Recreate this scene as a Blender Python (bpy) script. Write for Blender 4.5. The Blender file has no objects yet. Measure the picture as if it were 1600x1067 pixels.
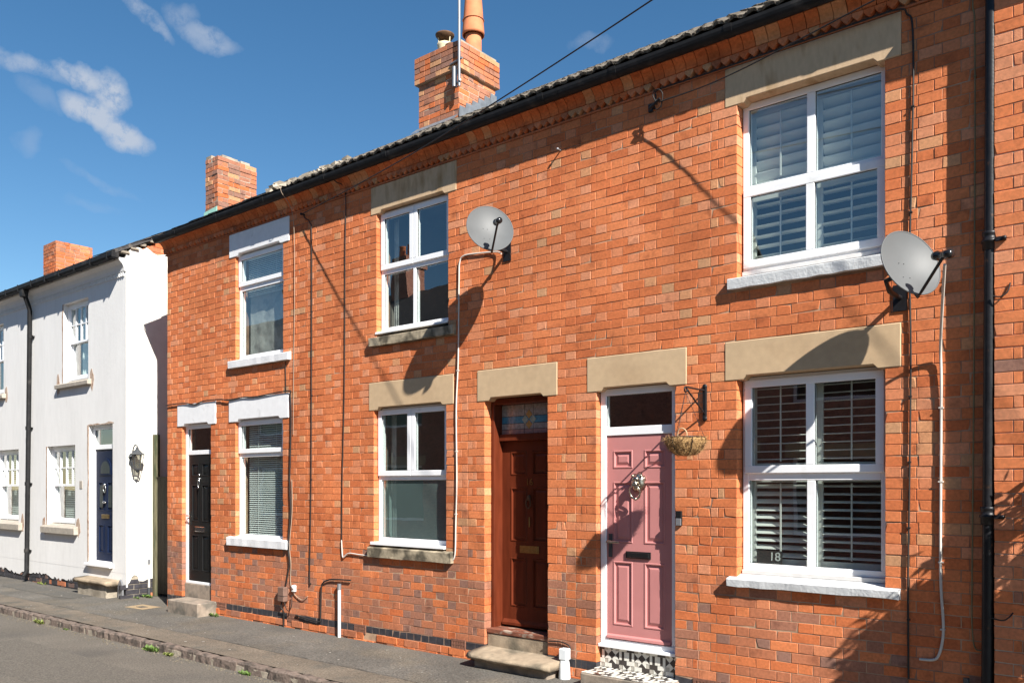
import bpy, bmesh, math, random
from mathutils import Vector, Matrix
R = math.radians
rng = random.Random(7)
scene = bpy.context.scene
col = scene.collection

# ---------------------------------------------------------------- camera
CAM = Vector((0.0, -6.9, 1.925))
PHI = math.atan(1080 / 1317)
cam = bpy.data.cameras.new('camera')
cam.sensor_width = 36
cam.lens = 36 * 1317 / 1600
cam.shift_y = 224 / 1600
cam.clip_start = 0.05
cam.clip_end = 3000
camo = bpy.data.objects.new('camera', cam)
camo.location = CAM
camo.rotation_euler = (R(90), 0, PHI)
col.objects.link(camo)
scene.camera = camo

# ---------------------------------------------------------------- world, sun, exposure
SUN = Vector((2.5, -1.0, 2.2)).normalized()
world = bpy.data.worlds.new('World')
scene.world = world
world.use_nodes = True
wn, wl = world.node_tree.nodes, world.node_tree.links
wn.clear()
wout = wn.new('ShaderNodeOutputWorld')
wbg = wn.new('ShaderNodeBackground')
wbg.inputs['Strength'].default_value = 0.062
sky = wn.new('ShaderNodeTexSky')
sky.sky_type = 'NISHITA'
sky.sun_disc = False
sky.sun_elevation = math.asin(SUN.z)
sky.sun_rotation = math.atan2(SUN.x, SUN.y)
sky.air_density = 1.0
sky.dust_density = 0.0
sky.ozone_density = 1.6
sky.altitude = 100


def wmath(op, a, b=None, c=None, clamp=False):
    n = wn.new('ShaderNodeMath')
    n.operation = op
    n.use_clamp = clamp
    for i, x in enumerate((a, b, c)):
        if x is None:
            continue
        if isinstance(x, (int, float)):
            n.inputs[i].default_value = x
        else:
            wl.new(x, n.inputs[i])
    return n.outputs[0]


def wdot(vec_out, v):
    n = wn.new('ShaderNodeVectorMath')
    n.operation = 'DOT_PRODUCT'
    wl.new(vec_out, n.inputs[0])
    n.inputs[1].default_value = v
    return n.outputs['Value']


wtc = wn.new('ShaderNodeTexCoord')
wdir = wtc.outputs['Generated']
warp = wn.new('ShaderNodeTexNoise')
warp.inputs['Scale'].default_value = 26
warp.inputs['Detail'].default_value = 9
wl.new(wdir, warp.inputs['Vector'])
wv = wn.new('ShaderNodeVectorMath')
wv.operation = 'MULTIPLY_ADD'
wl.new(warp.outputs['Color'], wv.inputs[0])
wv.inputs[1].default_value = (0.036, 0.036, 0.036)
sub = wn.new('ShaderNodeVectorMath')
sub.operation = 'SUBTRACT'
wl.new(wdir, sub.inputs[0])
sub.inputs[1].default_value = (0.018, 0.018, 0.018)
wl.new(sub.outputs[0], wv.inputs[2])
wdist = wv.outputs[0]
fine = wn.new('ShaderNodeTexNoise')
fine.inputs['Scale'].default_value = 38
fine.inputs['Detail'].default_value = 8
fine.inputs['Roughness'].default_value = 0.70
wl.new(wdir, fine.inputs['Vector'])
fineo = fine.outputs['Fac']
# small fair-weather clouds: direction, half length, half height, tilt, density
total = None
for d, a, b, ang, den in [((-0.8414, 0.3678, 0.3959), 0.0241, 0.0093, -14, 1.15),
                          ((-0.8356, 0.3924, 0.3844), 0.0164, 0.0186, -10, 1.25),
                          ((-0.8487, 0.3821, 0.3656), 0.0295, 0.0142, -20, 1.35),
                          ((-0.8424, 0.4071, 0.3529), 0.0273, 0.0120, -16, 1.25),
                          ((-0.7924, 0.4055, 0.4557), 0.0284, 0.0055, -42, 0.62),
                          ((-0.7756, 0.4331, 0.4592), 0.0164, 0.0087, 20, 0.45),
                          ((-0.7698, 0.457, 0.4457), 0.0295, 0.0098, -16, 0.60),
                          ((-0.8593, 0.3218, 0.3975), 0.0339, 0.0082, -10, 0.65),
                          ((-0.8639, 0.3382, 0.3733), 0.0219, 0.0077, -35, 0.20),
                          ((-0.8815, 0.3352, 0.3327), 0.0098, 0.0131, -30, 0.22),
                          ((-0.8646, 0.3982, 0.3065), 0.0328, 0.0055, -20, 0.17),
                          ((-0.4953, 0.7362, 0.4611), 0.0186, 0.0077, -12, 0.30),
                          ((-0.8733, 0.3957, 0.2843), 0.0273, 0.0049, -8, 0.11),
                          ((.70, .55, .44), .07, .025, 10, .6), ((.2, .9, .38), .07, .02, -12, .4),
                          ((-.62, -.62, .45), .09, .03, 8, .55), ((.35, -.82, .40), .08, .03, -8, .5),
                          ((.1, -.7, .7), .09, .02, -15, .35), ((-.9, -.2, .4), .07, .02, 0, .4)]:
    dv = Vector(d).normalized()
    e1 = dv.cross(Vector((0, 0, 1))).normalized()
    e2 = e1.cross(dv).normalized()
    ca, sa = math.cos(R(ang)), math.sin(R(ang))
    f1, f2 = (e1 * ca + e2 * sa), (e2 * ca - e1 * sa)
    x = wmath('ADD', wdot(wdist, f1 / a), -dv.dot(f1) / a)
    y = wmath('ADD', wdot(wdist, f2 / b), -dv.dot(f2) / b)
    r2 = wmath('ADD', wmath('MULTIPLY', x, x), wmath('MULTIPLY', y, y))
    front = wmath('GREATER_THAN', wdot(wdir, dv), 0.5)
    m = wmath('MULTIPLY', wmath('SUBTRACT', 1.0, wmath('MULTIPLY', r2, 0.6), clamp=True), front)
    m = wmath('MULTIPLY', m, den)
    total = m if total is None else wmath('MAXIMUM', total, m)
fm = wn.new('ShaderNodeMapRange')
fm.interpolation_type = 'SMOOTHSTEP'
wl.new(fineo, fm.inputs['Value'])
fm.inputs['From Min'].default_value = 0.24
fm.inputs['From Max'].default_value = 0.60
cloud = wmath('MULTIPLY', wmath('MULTIPLY', total, fm.outputs['Result'], clamp=True), 0.86)
cmix = wn.new('ShaderNodeMixRGB')
wl.new(cloud, cmix.inputs['Fac'])
skysat = wn.new('ShaderNodeHueSaturation')
skysat.inputs['Hue'].default_value = 0.4965
skysat.inputs['Saturation'].default_value = 1.27
skysat.inputs['Value'].default_value = 0.90
wl.new(sky.outputs['Color'], skysat.inputs['Color'])
wl.new(skysat.outputs['Color'], cmix.inputs['Color1'])
cmix.inputs['Color2'].default_value = (3.9, 4.3, 5.0, 1)
wl.new(cmix.outputs['Color'], wbg.inputs['Color'])
wl.new(wbg.outputs[0], wout.inputs['Surface'])

sl = bpy.data.lights.new('sun', 'SUN')
sl.energy = 5.0
sl.angle = R(0.53)
sl.color = (1.0, 0.955, 0.88)
so = bpy.data.objects.new('sun', sl)
so.rotation_euler = SUN.to_track_quat('Z', 'Y').to_euler()
so.location = SUN * 40
col.objects.link(so)

vs = scene.view_settings
vs.view_transform = 'Standard'
vs.look = 'None'
vs.gamma = 1.0
vs.exposure = 1.2
vs.use_curve_mapping = False

# ---------------------------------------------------------------- materials
MATS = {}


def M(name, c, rough=0.8, var=0.15, scale=6.0, bump=0.0, bscale=80.0, metal=0.0, spec=0.35, var2=0.0, scale2=0.7, c2=None, c2lo=0.5, c2hi=0.62, c2scale=3.0, stretch=(1, 1, 1), coat=0.0):
    """Principled material whose colour wanders with two noises and can carry blotches of a second colour."""
    if name in MATS:
        return MATS[name]
    m = bpy.data.materials.new(name)
    m.use_nodes = True
    n, l = m.node_tree.nodes, m.node_tree.links
    b = n['Principled BSDF']
    geo = n.new('ShaderNodeNewGeometry')
    pos = geo.outputs['Position']
    if stretch != (1, 1, 1):
        mp = n.new('ShaderNodeVectorMath')
        mp.operation = 'MULTIPLY'
        l.new(pos, mp.inputs[0])
        mp.inputs[1].default_value = stretch
        pos = mp.outputs[0]

    def noise(s, det=5):
        t = n.new('ShaderNodeTexNoise')
        t.inputs['Scale'].default_value = s
        t.inputs['Detail'].default_value = det
        l.new(pos, t.inputs['Vector'])
        return t.outputs['Fac']

    def rng_(fac, lo, hi, a, b_):
        t = n.new('ShaderNodeMapRange')
        l.new(fac, t.inputs['Value'])
        t.inputs['From Min'].default_value = lo
        t.inputs['From Max'].default_value = hi
        t.inputs['To Min'].default_value = a
        t.inputs['To Max'].default_value = b_
        return t.outputs['Result']
    cur = None
    if c2 is not None:
        mx = n.new('ShaderNodeMixRGB')
        mx.inputs['Color1'].default_value = (*c, 1)
        mx.inputs['Color2'].default_value = (*c2, 1)
        l.new(rng_(noise(c2scale, 7), c2lo, c2hi, 0, 1), mx.inputs['Fac'])
        cur = mx.outputs[0]
    for v_, s_ in ((var, scale), (var2, scale2)):
        if v_ <= 0:
            continue
        mx = n.new('ShaderNodeMixRGB')
        mx.blend_type = 'MULTIPLY'
        mx.inputs['Fac'].default_value = 1
        if cur is None:
            mx.inputs['Color1'].default_value = (*c, 1)
        else:
            l.new(cur, mx.inputs['Color1'])
        l.new(rng_(noise(s_), 0.3, 0.7, 1 - v_, 1 + v_), mx.inputs['Color2'])
        cur = mx.outputs[0]
    if cur is None:
        b.inputs['Base Color'].default_value = (*c, 1)
    else:
        l.new(cur, b.inputs['Base Color'])
    b.inputs['Roughness'].default_value = rough
    b.inputs['Metallic'].default_value = metal
    b.inputs['Specular IOR Level'].default_value = spec
    if coat:
        b.inputs['Coat Weight'].default_value = coat
    if bump > 0:
        bp = n.new('ShaderNodeBump')
        bp.inputs['Strength'].default_value = 1.0
        bp.inputs['Distance'].default_value = bump
        l.new(noise(bscale, 4), bp.inputs['Height'])
        l.new(bp.outputs[0], b.inputs['Normal'])
    MATS[name] = m
    return m


def glass_mat(name, tint=(1, 1, 1), boost=0.0, haze=0.0, hazecol=(.5, .55, .53)):
    m = bpy.data.materials.new(name)
    m.use_nodes = True
    n, l = m.node_tree.nodes, m.node_tree.links
    n.clear()
    out = n.new('ShaderNodeOutputMaterial')
    tr = n.new('ShaderNodeBsdfTransparent')
    tr.inputs[0].default_value = (*tint, 1)
    gl = n.new('ShaderNodeBsdfGlossy')
    gl.inputs['Roughness'].default_value = 0.0
    gl.inputs['Color'].default_value = (1, 1, 1, 1)
    geo = n.new('ShaderNodeNewGeometry')
    no = n.new('ShaderNodeTexNoise')
    no.inputs['Scale'].default_value = 2.2
    no.inputs['Detail'].default_value = 1
    l.new(geo.outputs['Position'], no.inputs['Vector'])
    bp = n.new('ShaderNodeBump')
    bp.inputs['Distance'].default_value = 0.003
    bp.inputs['Strength'].default_value = 0.25
    l.new(no.outputs['Fac'], bp.inputs['Height'])
    l.new(bp.outputs[0], gl.inputs['Normal'])
    # double glazing: four surfaces, Schlick, same from either side
    dt = n.new('ShaderNodeVectorMath')
    dt.operation = 'DOT_PRODUCT'
    l.new(geo.outputs['Normal'], dt.inputs[0])
    l.new(geo.outputs['Incoming'], dt.inputs[1])

    def mth(op, a, b):
        t = n.new('ShaderNodeMath')
        t.operation = op
        t.use_clamp = True
        for i_, v_ in enumerate((a, b)):
            if v_ is None:
                continue
            if isinstance(v_, (int, float)):
                t.inputs[i_].default_value = v_
            else:
                l.new(v_, t.inputs[i_])
        return t.outputs[0]
    co = mth('ABSOLUTE', dt.outputs['Value'], None)
    fs_ = mth('MULTIPLY', mth('POWER', mth('SUBTRACT', 1.0, co), 5.0), 0.95)
    ad = n.new('ShaderNodeMath')
    ad.operation = 'ADD'
    ad.use_clamp = True
    ad.inputs[1].default_value = 0.20 + boost
    l.new(fs_, ad.inputs[0])
    mx = n.new('ShaderNodeMixShader')
    l.new(ad.outputs[0], mx.inputs[0])
    base = tr.outputs[0]
    if haze > 0:
        df = n.new('ShaderNodeBsdfDiffuse')
        df.inputs[0].default_value = (*hazecol, 1)
        hm = n.new('ShaderNodeMixShader')
        hm.inputs[0].default_value = haze
        l.new(tr.outputs[0], hm.inputs[1])
        l.new(df.outputs[0], hm.inputs[2])
        base = hm.outputs[0]
    l.new(base, mx.inputs[1])
    l.new(gl.outputs[0], mx.inputs[2])
    l.new(mx.outputs[0], out.inputs['Surface'])
    MATS[name] = m
    return m


glass = glass_mat('window_glass', (.86, .93, .91))
glass_frost = glass_mat('frosted_glass', (.62, .76, .74), 0.02, 0.28, (.22, .32, .31))
BR = {}
for k, c in dict(a=(.560, .170, .064), b=(.530, .153, .056), c=(.585, .186, .072), d=(.490, .136, .050), e=(.575, .208, .098), f=(.560, .262, .128),
                 g=(.490, .255, .132), h=(.325, .142, .088), i=(.265, .138, .100), j=(.150, .098, .082), k=(.420, .152, .076), l=(.590, .240, .125)).items():
    BR[k] = M('brick_' + k, c, 0.88, 0.17, 42, 0.0022, 150, spec=.2, var2=.17, scale2=1.0, c2=(c[0] * .62, c[1] * .6, c[2] * .62), c2lo=.57, c2hi=.74, c2scale=7)
blue_brick = M('blue_engineering_brick', (.040, .038, .044), .55, .3, 14, .001, 90)
mortar = M('mortar', (.43, .28, .18), .95, .25, 9, .002, 220, c2=(.26, .15, .10), c2lo=.42, c2hi=.6, c2scale=1.6)
mortar_pale = M('pale_mortar', (.50, .40, .30), .95, .2, 9, .002, 220)
mortar_rough = M('rough_mortar', (.33, .285, .225), .95, .3, 12, .006, 40, c2=(.2, .17, .13), c2lo=.5, c2hi=.65)
stone = M('buff_stone', (.51, .365, .222), .9, .06, 14, .0012, 240, var2=.05, scale2=2, c2=(.46, .32, .19), c2lo=.52, c2hi=.75, c2scale=2.5)
stone_stain = M('stained_stone', (.54, .385, .24), .92, .08, 14, .0012, 240, c2=(.30, .18, .075), c2lo=.54, c2hi=.78, c2scale=3.0, stretch=(2.2, 1, .7))
stone_grime = M('grimy_sill_stone', (.36, .30, .21), .95, .3, 16, .004, 90, c2=(.10, .085, .06), c2lo=.45, c2hi=.6, c2scale=6)
step_stone = M('step_stone', (.30, .235, .165), .92, .2, 10, .004, 60, c2=(.15, .125, .09), c2lo=.5, c2hi=.68, c2scale=4)
concrete = M('grey_concrete', (.26, .21, .165), .95, .2, 12, .003, 120, c2=(.13, .115, .095), c2lo=.5, c2hi=.66, c2scale=5)
white_paint = M('white_masonry_paint', (.74, .74, .75), .75, .05, 10, .002, 70, c2=(.60, .60, .60), c2lo=.62, c2hi=.75, c2scale=6)
grey_sill = M('pale_grey_sill_paint', (.56, .57, .575), .7, .06, 10, .0035, 45, c2=(.45, .45, .44), c2lo=.62, c2hi=.74, c2scale=8)
render_white = M('white_render', (.71, .70, .685), .9, .035, 4.5, .004, 30, c2=(.62, .605, .59), c2lo=.62, c2hi=.80, c2scale=2.2, var2=.035, scale2=.6, stretch=(2.2, 2.2, .5))
render_cream = M('cream_render', (.74, .72, .66), .9, .045, 3.5, .004, 60, c2=(.64, .61, .54), c2lo=.58, c2hi=.75, c2scale=1.6)
bare_patch = M('bare_render', (.42, .32, .25), .95, .2, 14, .006, 60, c2=(.30, .17, .11), c2lo=.5, c2hi=.65, c2scale=9)
upvc = M('white_upvc', (.82, .825, .84), .32, .02, 5, spec=.5, c2=(.72, .72, .70), c2lo=.62, c2hi=.76, c2scale=4)
upvc_grey = M('dusty_upvc', (.62, .60, .58), .5, .08, 12)
gasket = M('black_gasket', (.02, .02, .022), .6, .1)
black_plastic = M('black_gutter_plastic', (.014, .014, .015), .6, .25, 10, .001, 40, spec=.2, c2=(.035, .032, .03), c2lo=.58, c2hi=.72, c2scale=5)
black_iron = M('black_iron', (.012, .012, .014), .42, .25, 20, .001, 60, spec=.28, c2=(.09, .045, .025), c2lo=.66, c2hi=.74, c2scale=14)
pink = M('pink_door_paint', (.500, .206, .196), .42, .04, 6, .0008, 130, spec=.4)
pink_pl = M('pink_moulding_paint', (.530, .195, .215), .42, .04, 6, spec=.4)
black_door = M('black_door_paint', (.008, .008, .0085), .4, .15, 6, .0004, 120, spec=.2)
brown = M('red_brown_varnish', (.115, .024, .010), .38, .18, 5, .0008, 60, spec=.15, c2=(.11, .024, .011), c2lo=.5, c2hi=.68, c2scale=3, stretch=(4, 4, .6))
brown_worn = M('worn_brown_threshold', (.17, .06, .035), .7, .3, 18, .002, 90, c2=(.35, .27, .21), c2lo=.52, c2hi=.62, c2scale=16, stretch=(.5, 1, 1))
navy = M('navy_door_paint', (.006, .013, .040), .45, .1, 6, spec=.1)
chrome = M('chrome', (.72, .70, .66), .16, .08, 20, metal=1)
pewter = M('antique_pewter', (.42, .38, .31), .28, .35, 60, .002, 60, metal=1)
brass = M('tarnished_brass', (.32, .22, .09), .38, .25, 30, metal=1)
black_gloss = M('black_gloss_plastic', (.012, .012, .013), .2, .1, spec=.5)
asphalt_p = M('pavement_asphalt', (.102, .093, .081), .93, .42, 52, .008, 90, var2=.20, scale2=1.3, c2=(.122, .105, .083), c2lo=.48, c2hi=.66, c2scale=1.6)
asphalt_s = M('pavement_strip_asphalt', (.135, .110, .084), .93, .40, 52, .007, 90, var2=.2, scale2=1.6, c2=(.10, .088, .072), c2lo=.5, c2hi=.66, c2scale=2.4)
asphalt_r = M('road_asphalt', (.114, .100, .083), .93, .40, 55, .007, 95, var2=.16, scale2=.8, c2=(.090, .081, .070), c2lo=.5, c2hi=.68, c2scale=.9)
kerb_gran = M('granite_kerb', (.150, .114, .094), .9, .25, 30, .008, 34, c2=(.075, .060, .050), c2lo=.5, c2hi=.62, c2scale=9)
roof_conc = M('concrete_roof_tile', (.125, .105, .082), .95, .4, 40, .008, 50, c2=(.07, .06, .048), c2lo=.50, c2hi=.60, c2scale=22)
slate = M('dark_slate', (.050, .047, .046), .75, .3, 12, .003, 60, c2=(.14, .12, .10), c2lo=.6, c2hi=.7, c2scale=9)
lead = M('lead_flashing', (.165, .18, .20), .55, .2, 12, .002, 30, metal=.3)
verdigris = M('verdigris_flashing', (.30, .55, .46), .7, .12, 10)
terracotta = M('terracotta_pot', (.56, .19, .085), .8, .1, 10, c2=(.42, .14, .07), c2lo=.52, c2hi=.7, c2scale=4)
cream_pot = M('cream_glazed_pot', (.55, .47, .32), .45, .12, 10)
rust = M('rusty_iron', (.10, .052, .026), .8, .3, 20, .002, 80)
galv = M('galvanised_steel', (.26, .265, .28), .45, .12, 6, metal=.5)
dish_grey = M('dish_grey_paint', (.105, .110, .113), .5, .04, 5, spec=.25, c2=(.088, .091, .093), c2lo=.55, c2hi=.75, c2scale=3)
dish_dark = M('dish_back_paint', (.10, .10, .105), .6, .1)
cable_tan = M('tan_cable', (.36, .27, .20), .6, .1, 8)
cable_white = M('white_cable', (.55, .51, .46), .6, .1, 8)
cable_black = M('black_cable', (.020, .018, .017), .6, .15, 8)
cable_olive = M('olive_wire', (.20, .17, .085), .6, .15, 8)
coir = M('coconut_fibre', (.40, .245, .105), .95, .35, 70, .01, 60, c2=(.20, .115, .05), c2lo=.5, c2hi=.62, c2scale=24)
wood_dark = M('dark_gate_timber', (.055, .045, .032), .9, .3, 8, .003, 60, stretch=(6, 6, .6))
wood_olive = M('mossy_post_timber', (.115, .105, .062), .9, .3, 8, .003, 60, stretch=(6, 6, .6), c2=(.05, .06, .03), c2lo=.5, c2hi=.6)
shutter_white = M('shutter_white', (.66, .66, .62), .5, .03, 5)
blind_white = M('blind_white', (.76, .78, .75), .55, .03, 5)
curtain = M('net_curtain', (.38, .37, .35), .9, .14, 5, .02, 6, c2=(.24, .23, .22), c2lo=.48, c2hi=.6, c2scale=5)
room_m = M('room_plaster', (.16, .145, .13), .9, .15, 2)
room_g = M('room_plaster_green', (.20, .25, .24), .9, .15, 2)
tile_w = M('white_ceramic_tile', (.66, .64, .58), .35, .04, 20)
tile_k = M('dark_ceramic_tile', (.050, .042, .038), .35, .1, 20)
grout = M('tile_grout', (.40, .37, .32), .9, .1)
leaf_m = M('weed_leaf', (.090, .150, .030), .6, .35, 9)
leaf_y = M('pale_weed_leaf', (.17, .20, .05), .6, .3, 9)
gum = M('pale_gum', (.36, .34, .30), .8, .3, 9)
soil = M('soil', (.05, .038, .028), .95, .3, 20)
lamp_grey = M('grey_lantern_metal', (.075, .080, .085), .45, .2, 20, metal=.3)
dark_light = M('door_light_glass', (.022, .030, .034), .35, .3, 30, spec=.25)
sill_grey = M('weathered_sill_stone', (.36, .32, .27), .9, .15, 12, .002, 120)
st_clear = M('textured_clear_glass', (.30, .27, .25), .12, .3, 30, .002, 60, spec=.6)
st_blue = M('blue_stained_glass', (.070, .22, .32), .12, .25, 30, .002, 60, spec=.6)
st_gold = M('amber_stained_glass', (.42, .24, .085), .12, .2, 30, spec=.6)
st_pale = M('pale_green_stained_glass', (.30, .34, .28), .12, .2, 30, spec=.6)
st_rose = M('rose_stained_glass', (.32, .19, .17), .12, .2, 30, spec=.6)
cover_m = M('tan_cover_frame', (.30, .22, .13), .9, .2, 20, .002, 60)
iron_cover = M('iron_cover', (.09, .075, .06), .7, .3, 30, .003, 60)
far_brick = M('opposite_brick', (.42, .20, .14), .9, .25, 7, .004, 40, c2=(.20, .08, .05), c2lo=.5, c2hi=.6, c2scale=14, stretch=(1, 1, 3))
earth = M('earth', (.10, .09, .06), .95, .3, 1)

# ---------------------------------------------------------------- mesh helpers


class MB:
    def __init__(self):
        self.v, self.f, self.m, self.mats, self.smooth = [], [], [], [], []

    def mi(self, mat):
        if mat not in self.mats:
            self.mats.append(mat)
        return self.mats.index(mat)

    def add(self, verts, faces, mat, smooth=False):
        o = len(self.v)
        self.v += [tuple(p) for p in verts]
        i = self.mi(mat)
        for q in faces:
            self.f.append(tuple(k + o for k in q))
            self.m.append(i)
            self.smooth.append(smooth)
        return self

    def box(self, x0, x1, y0, y1, z0, z1, mat):
        v = [(x0, y0, z0), (x1, y0, z0), (x1, y1, z0), (x0, y1, z0), (x0, y0, z1), (x1, y0, z1), (x1, y1, z1), (x0, y1, z1)]
        return self.add(v, [(0, 3, 2, 1), (4, 5, 6, 7), (0, 1, 5, 4), (1, 2, 6, 5), (2, 3, 7, 6), (3, 0, 4, 7)], mat)

    def prism(self, poly, y0, y1, mat, axis='y'):
        """extrude a polygon (x,z) along y, or (y,z) along x"""
        n = len(poly)
        if axis == 'y':
            v = [(a, y0, b) for a, b in poly] + [(a, y1, b) for a, b in poly]
        elif axis == 'x':
            v = [(y0, a, b) for a, b in poly] + [(y1, a, b) for a, b in poly]
        else:
            v = [(a, b, y0) for a, b in poly] + [(a, b, y1) for a, b in poly]
        f = [tuple(range(n)), tuple(range(2 * n - 1, n - 1, -1))] + [(i, i + n, (i + 1) % n + n, (i + 1) % n) for i in range(n)]
        return self.add(v, f, mat)

    def tube(self, pts, r, mat, n=8, cap=True):
        pts = [Vector(p) for p in pts]
        rr = r if isinstance(r, (list, tuple)) else [r] * len(pts)
        rings, prev = [], None
        for i, p in enumerate(pts):
            t = (pts[min(i + 1, len(pts) - 1)] - pts[max(i - 1, 0)]).normalized()
            if prev is None:
                a = Vector((0, 0, 1)) if abs(t.z) < .9 else Vector((1, 0, 0))
                u = t.cross(a).normalized()
            else:
                u = (prev - t * prev.dot(t)).normalized()
            prev = u
            w = t.cross(u)
            rings.append([p + (u * math.cos(2 * math.pi * k / n) + w * math.sin(2 * math.pi * k / n)) * rr[i] for k in range(n)])
        v = [q for rg in rings for q in rg]
        f = []
        for i in range(len(rings) - 1):
            for k in range(n):
                f.append((i * n + k, i * n + (k + 1) % n, (i + 1) * n + (k + 1) % n, (i + 1) * n + k))
        self.add(v, f, mat, True)
        if cap:
            self.add(rings[0], [tuple(range(n))], mat)
            self.add(rings[-1], [tuple(range(n))], mat)
        return self

    def lathe(self, prof, c, mat, n=20, axis=(0, 0, 1), smooth=True):
        ax = Vector(axis).normalized()
        a = Vector((0, 0, 1)) if abs(ax.z) < .9 else Vector((1, 0, 0))
        u = ax.cross(a).normalized()
        w = ax.cross(u)
        c = Vector(c)
        v = [c + ax * h + (u * math.cos(2 * math.pi * k / n) + w * math.sin(2 * math.pi * k / n)) * r for r, h in prof for k in range(n)]
        f = [(i * n + k, i * n + (k + 1) % n, (i + 1) * n + (k + 1) % n, (i + 1) * n + k) for i in range(len(prof) - 1) for k in range(n)]
        return self.add(v, f, mat, smooth)

    def mesh(self, name, bevel=0.0):
        me = bpy.data.meshes.new(name)
        me.from_pydata(self.v, [], self.f)
        for mt in self.mats:
            me.materials.append(mt)
        me.polygons.foreach_set('material_index', self.m)
        me.polygons.foreach_set('use_smooth', self.smooth)
        bm = bmesh.new()
        bm.from_mesh(me)
        bmesh.ops.recalc_face_normals(bm, faces=bm.faces)
        if bevel > 0:
            ed = [e for e in bm.edges if len(e.link_faces) == 2 and e.calc_face_angle(0) > .5]
            bmesh.ops.bevel(bm, geom=ed, offset=bevel, segments=1, affect='EDGES', clamp_overlap=True)
        bm.to_mesh(me)
        bm.free()
        return me


def place(o, parent):
    col.objects.link(o)
    if parent is not None:
        o.parent = parent
        if parent.type == 'EMPTY':
            o.matrix_parent_inverse = Matrix.Translation(-parent.location)
    return o


def obj(name, mb, parent=None, bevel=0.0):
    me = mb.mesh(name, bevel) if isinstance(mb, MB) else mb
    return place(bpy.data.objects.new(name, me), parent)


def tag(o, label=None, cat=None, group=None, kind=None):
    if label:
        o['label'] = label
    if cat:
        o['category'] = cat
    if group:
        o['group'] = group
    if kind:
        o['kind'] = kind
    return o


def thing(name, label, cat, loc=(0, 0, 0), group=None):
    o = bpy.data.objects.new(name, None)
    o.empty_display_size = .2
    o.location = loc
    col.objects.link(o)
    return tag(o, label, cat, group)


def grid_faces(x0, x1, z0, z1, holes, y0, y1, mat, mb=None, edge=True):
    """slab between y0 (front) and y1 with rectangular holes; only outer skin and reveals"""
    mb = mb or MB()
    xs = sorted({x0, x1, *[min(max(h[i], x0), x1) for h in holes for i in (0, 1)]})
    zs = sorted({z0, z1, *[min(max(h[i], z0), z1) for h in holes for i in (2, 3)]})

    def solid(i, j):
        if i < 0 or j < 0 or i >= len(xs) - 1 or j >= len(zs) - 1:
            return False
        cx, cz = (xs[i] + xs[i + 1]) / 2, (zs[j] + zs[j + 1]) / 2
        return not any(h[0] < cx < h[1] and h[2] < cz < h[3] for h in holes)
    for i in range(len(xs) - 1):
        for j in range(len(zs) - 1):
            if not solid(i, j):
                continue
            a, b, c, d = xs[i], xs[i + 1], zs[j], zs[j + 1]
            mb.add([(a, y0, c), (b, y0, c), (b, y0, d), (a, y0, d)], [(0, 1, 2, 3)], mat)
            mb.add([(a, y1, c), (b, y1, c), (b, y1, d), (a, y1, d)], [(3, 2, 1, 0)], mat)
            for di, dj, q in ((-1, 0, ((a, c), (a, d))), (1, 0, ((b, d), (b, c))), (0, -1, ((b, c), (a, c))), (0, 1, ((a, d), (b, d)))):
                if not solid(i + di, j + dj):
                    (p, r), (s, t) = q
                    mb.add([(p, y0, r), (s, y0, t), (s, y1, t), (p, y1, r)], [(0, 1, 2, 3)], mat)
    return mb


# ---------------------------------------------------------------- bricks
CZ0, CH, JT = 0.19, 0.0853, 0.0062
S_W, H_W, Q_W = 0.240, 0.118, 0.058
_bm = {}


def brick_geo(w, h, d, r):
    """front at y=0, going back to y=d; worn, slightly uneven edges"""
    j = lambda s=.0016: r.uniform(-s, s)
    ch = .0022
    o = [(-w / 2 + j(), -h / 2 + j()), (w / 2 + j(), -h / 2 + j()), (w / 2 + j(), h / 2 + j()), (-w / 2 + j(), h / 2 + j())]
    f = [(x - math.copysign(ch, x) + j(.0006), j(.0008), z - math.copysign(ch, z) + j(.0006)) for x, z in o]
    if r.random() < .10:          # a chipped arris
        i_ = r.randrange(4)
        x_, y_, z_ = f[i_]
        f[i_] = (x_ - math.copysign(r.uniform(.006, .016), x_), y_ + .001, z_ - math.copysign(r.uniform(.005, .012), z_))
        o2 = [(x, ch, z) for x, z in o]
        o2[i_] = (o[i_][0], .010, o[i_][1])
    else:
        o2 = [(x, ch, z) for x, z in o]
    v = f + o2 + [(x, d, z) for x, z in o]
    q = [(0, 1, 2, 3)]
    for i in range(4):
        k = (i + 1) % 4
        q += [(4 + i, 4 + k, k, i), (8 + i, 8 + k, 4 + k, 4 + i)]
    return v, q


def brick_mesh(w, d, h=CH - JT):
    key = (round(w, 2), round(d, 3), round(h, 3), rng.randrange(9))
    if key not in _bm:
        v, q = brick_geo(key[0], key[2], d, random.Random(str(key)))
        me = bpy.data.meshes.new('brick')
        me.from_pydata(v, [], q)
        me.materials.append(BR['a'])
        _bm[key] = me
    return _bm[key], w / key[0]


def brick_obj(parent, x, y, z, w, d, mat, rotz=0.0, h=CH - JT, name='brick'):
    me, sx = brick_mesh(w, d, h)
    o = bpy.data.objects.new(name, me)
    o.location = (x, y, z)
    o.scale = (sx, 1, 1)
    o.rotation_euler = (0, 0, rotz)
    place(o, parent)
    o.material_slots[0].link = 'OBJECT'
    o.material_slots[0].material = mat
    return o


def brick_into(mb, x, y, z, w, d, mat, h=CH - JT):
    v, q = brick_geo(w, h, d, rng)
    mb.add([(a + x, b + y, c + z) for a, b, c in v], q, mat)


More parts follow.
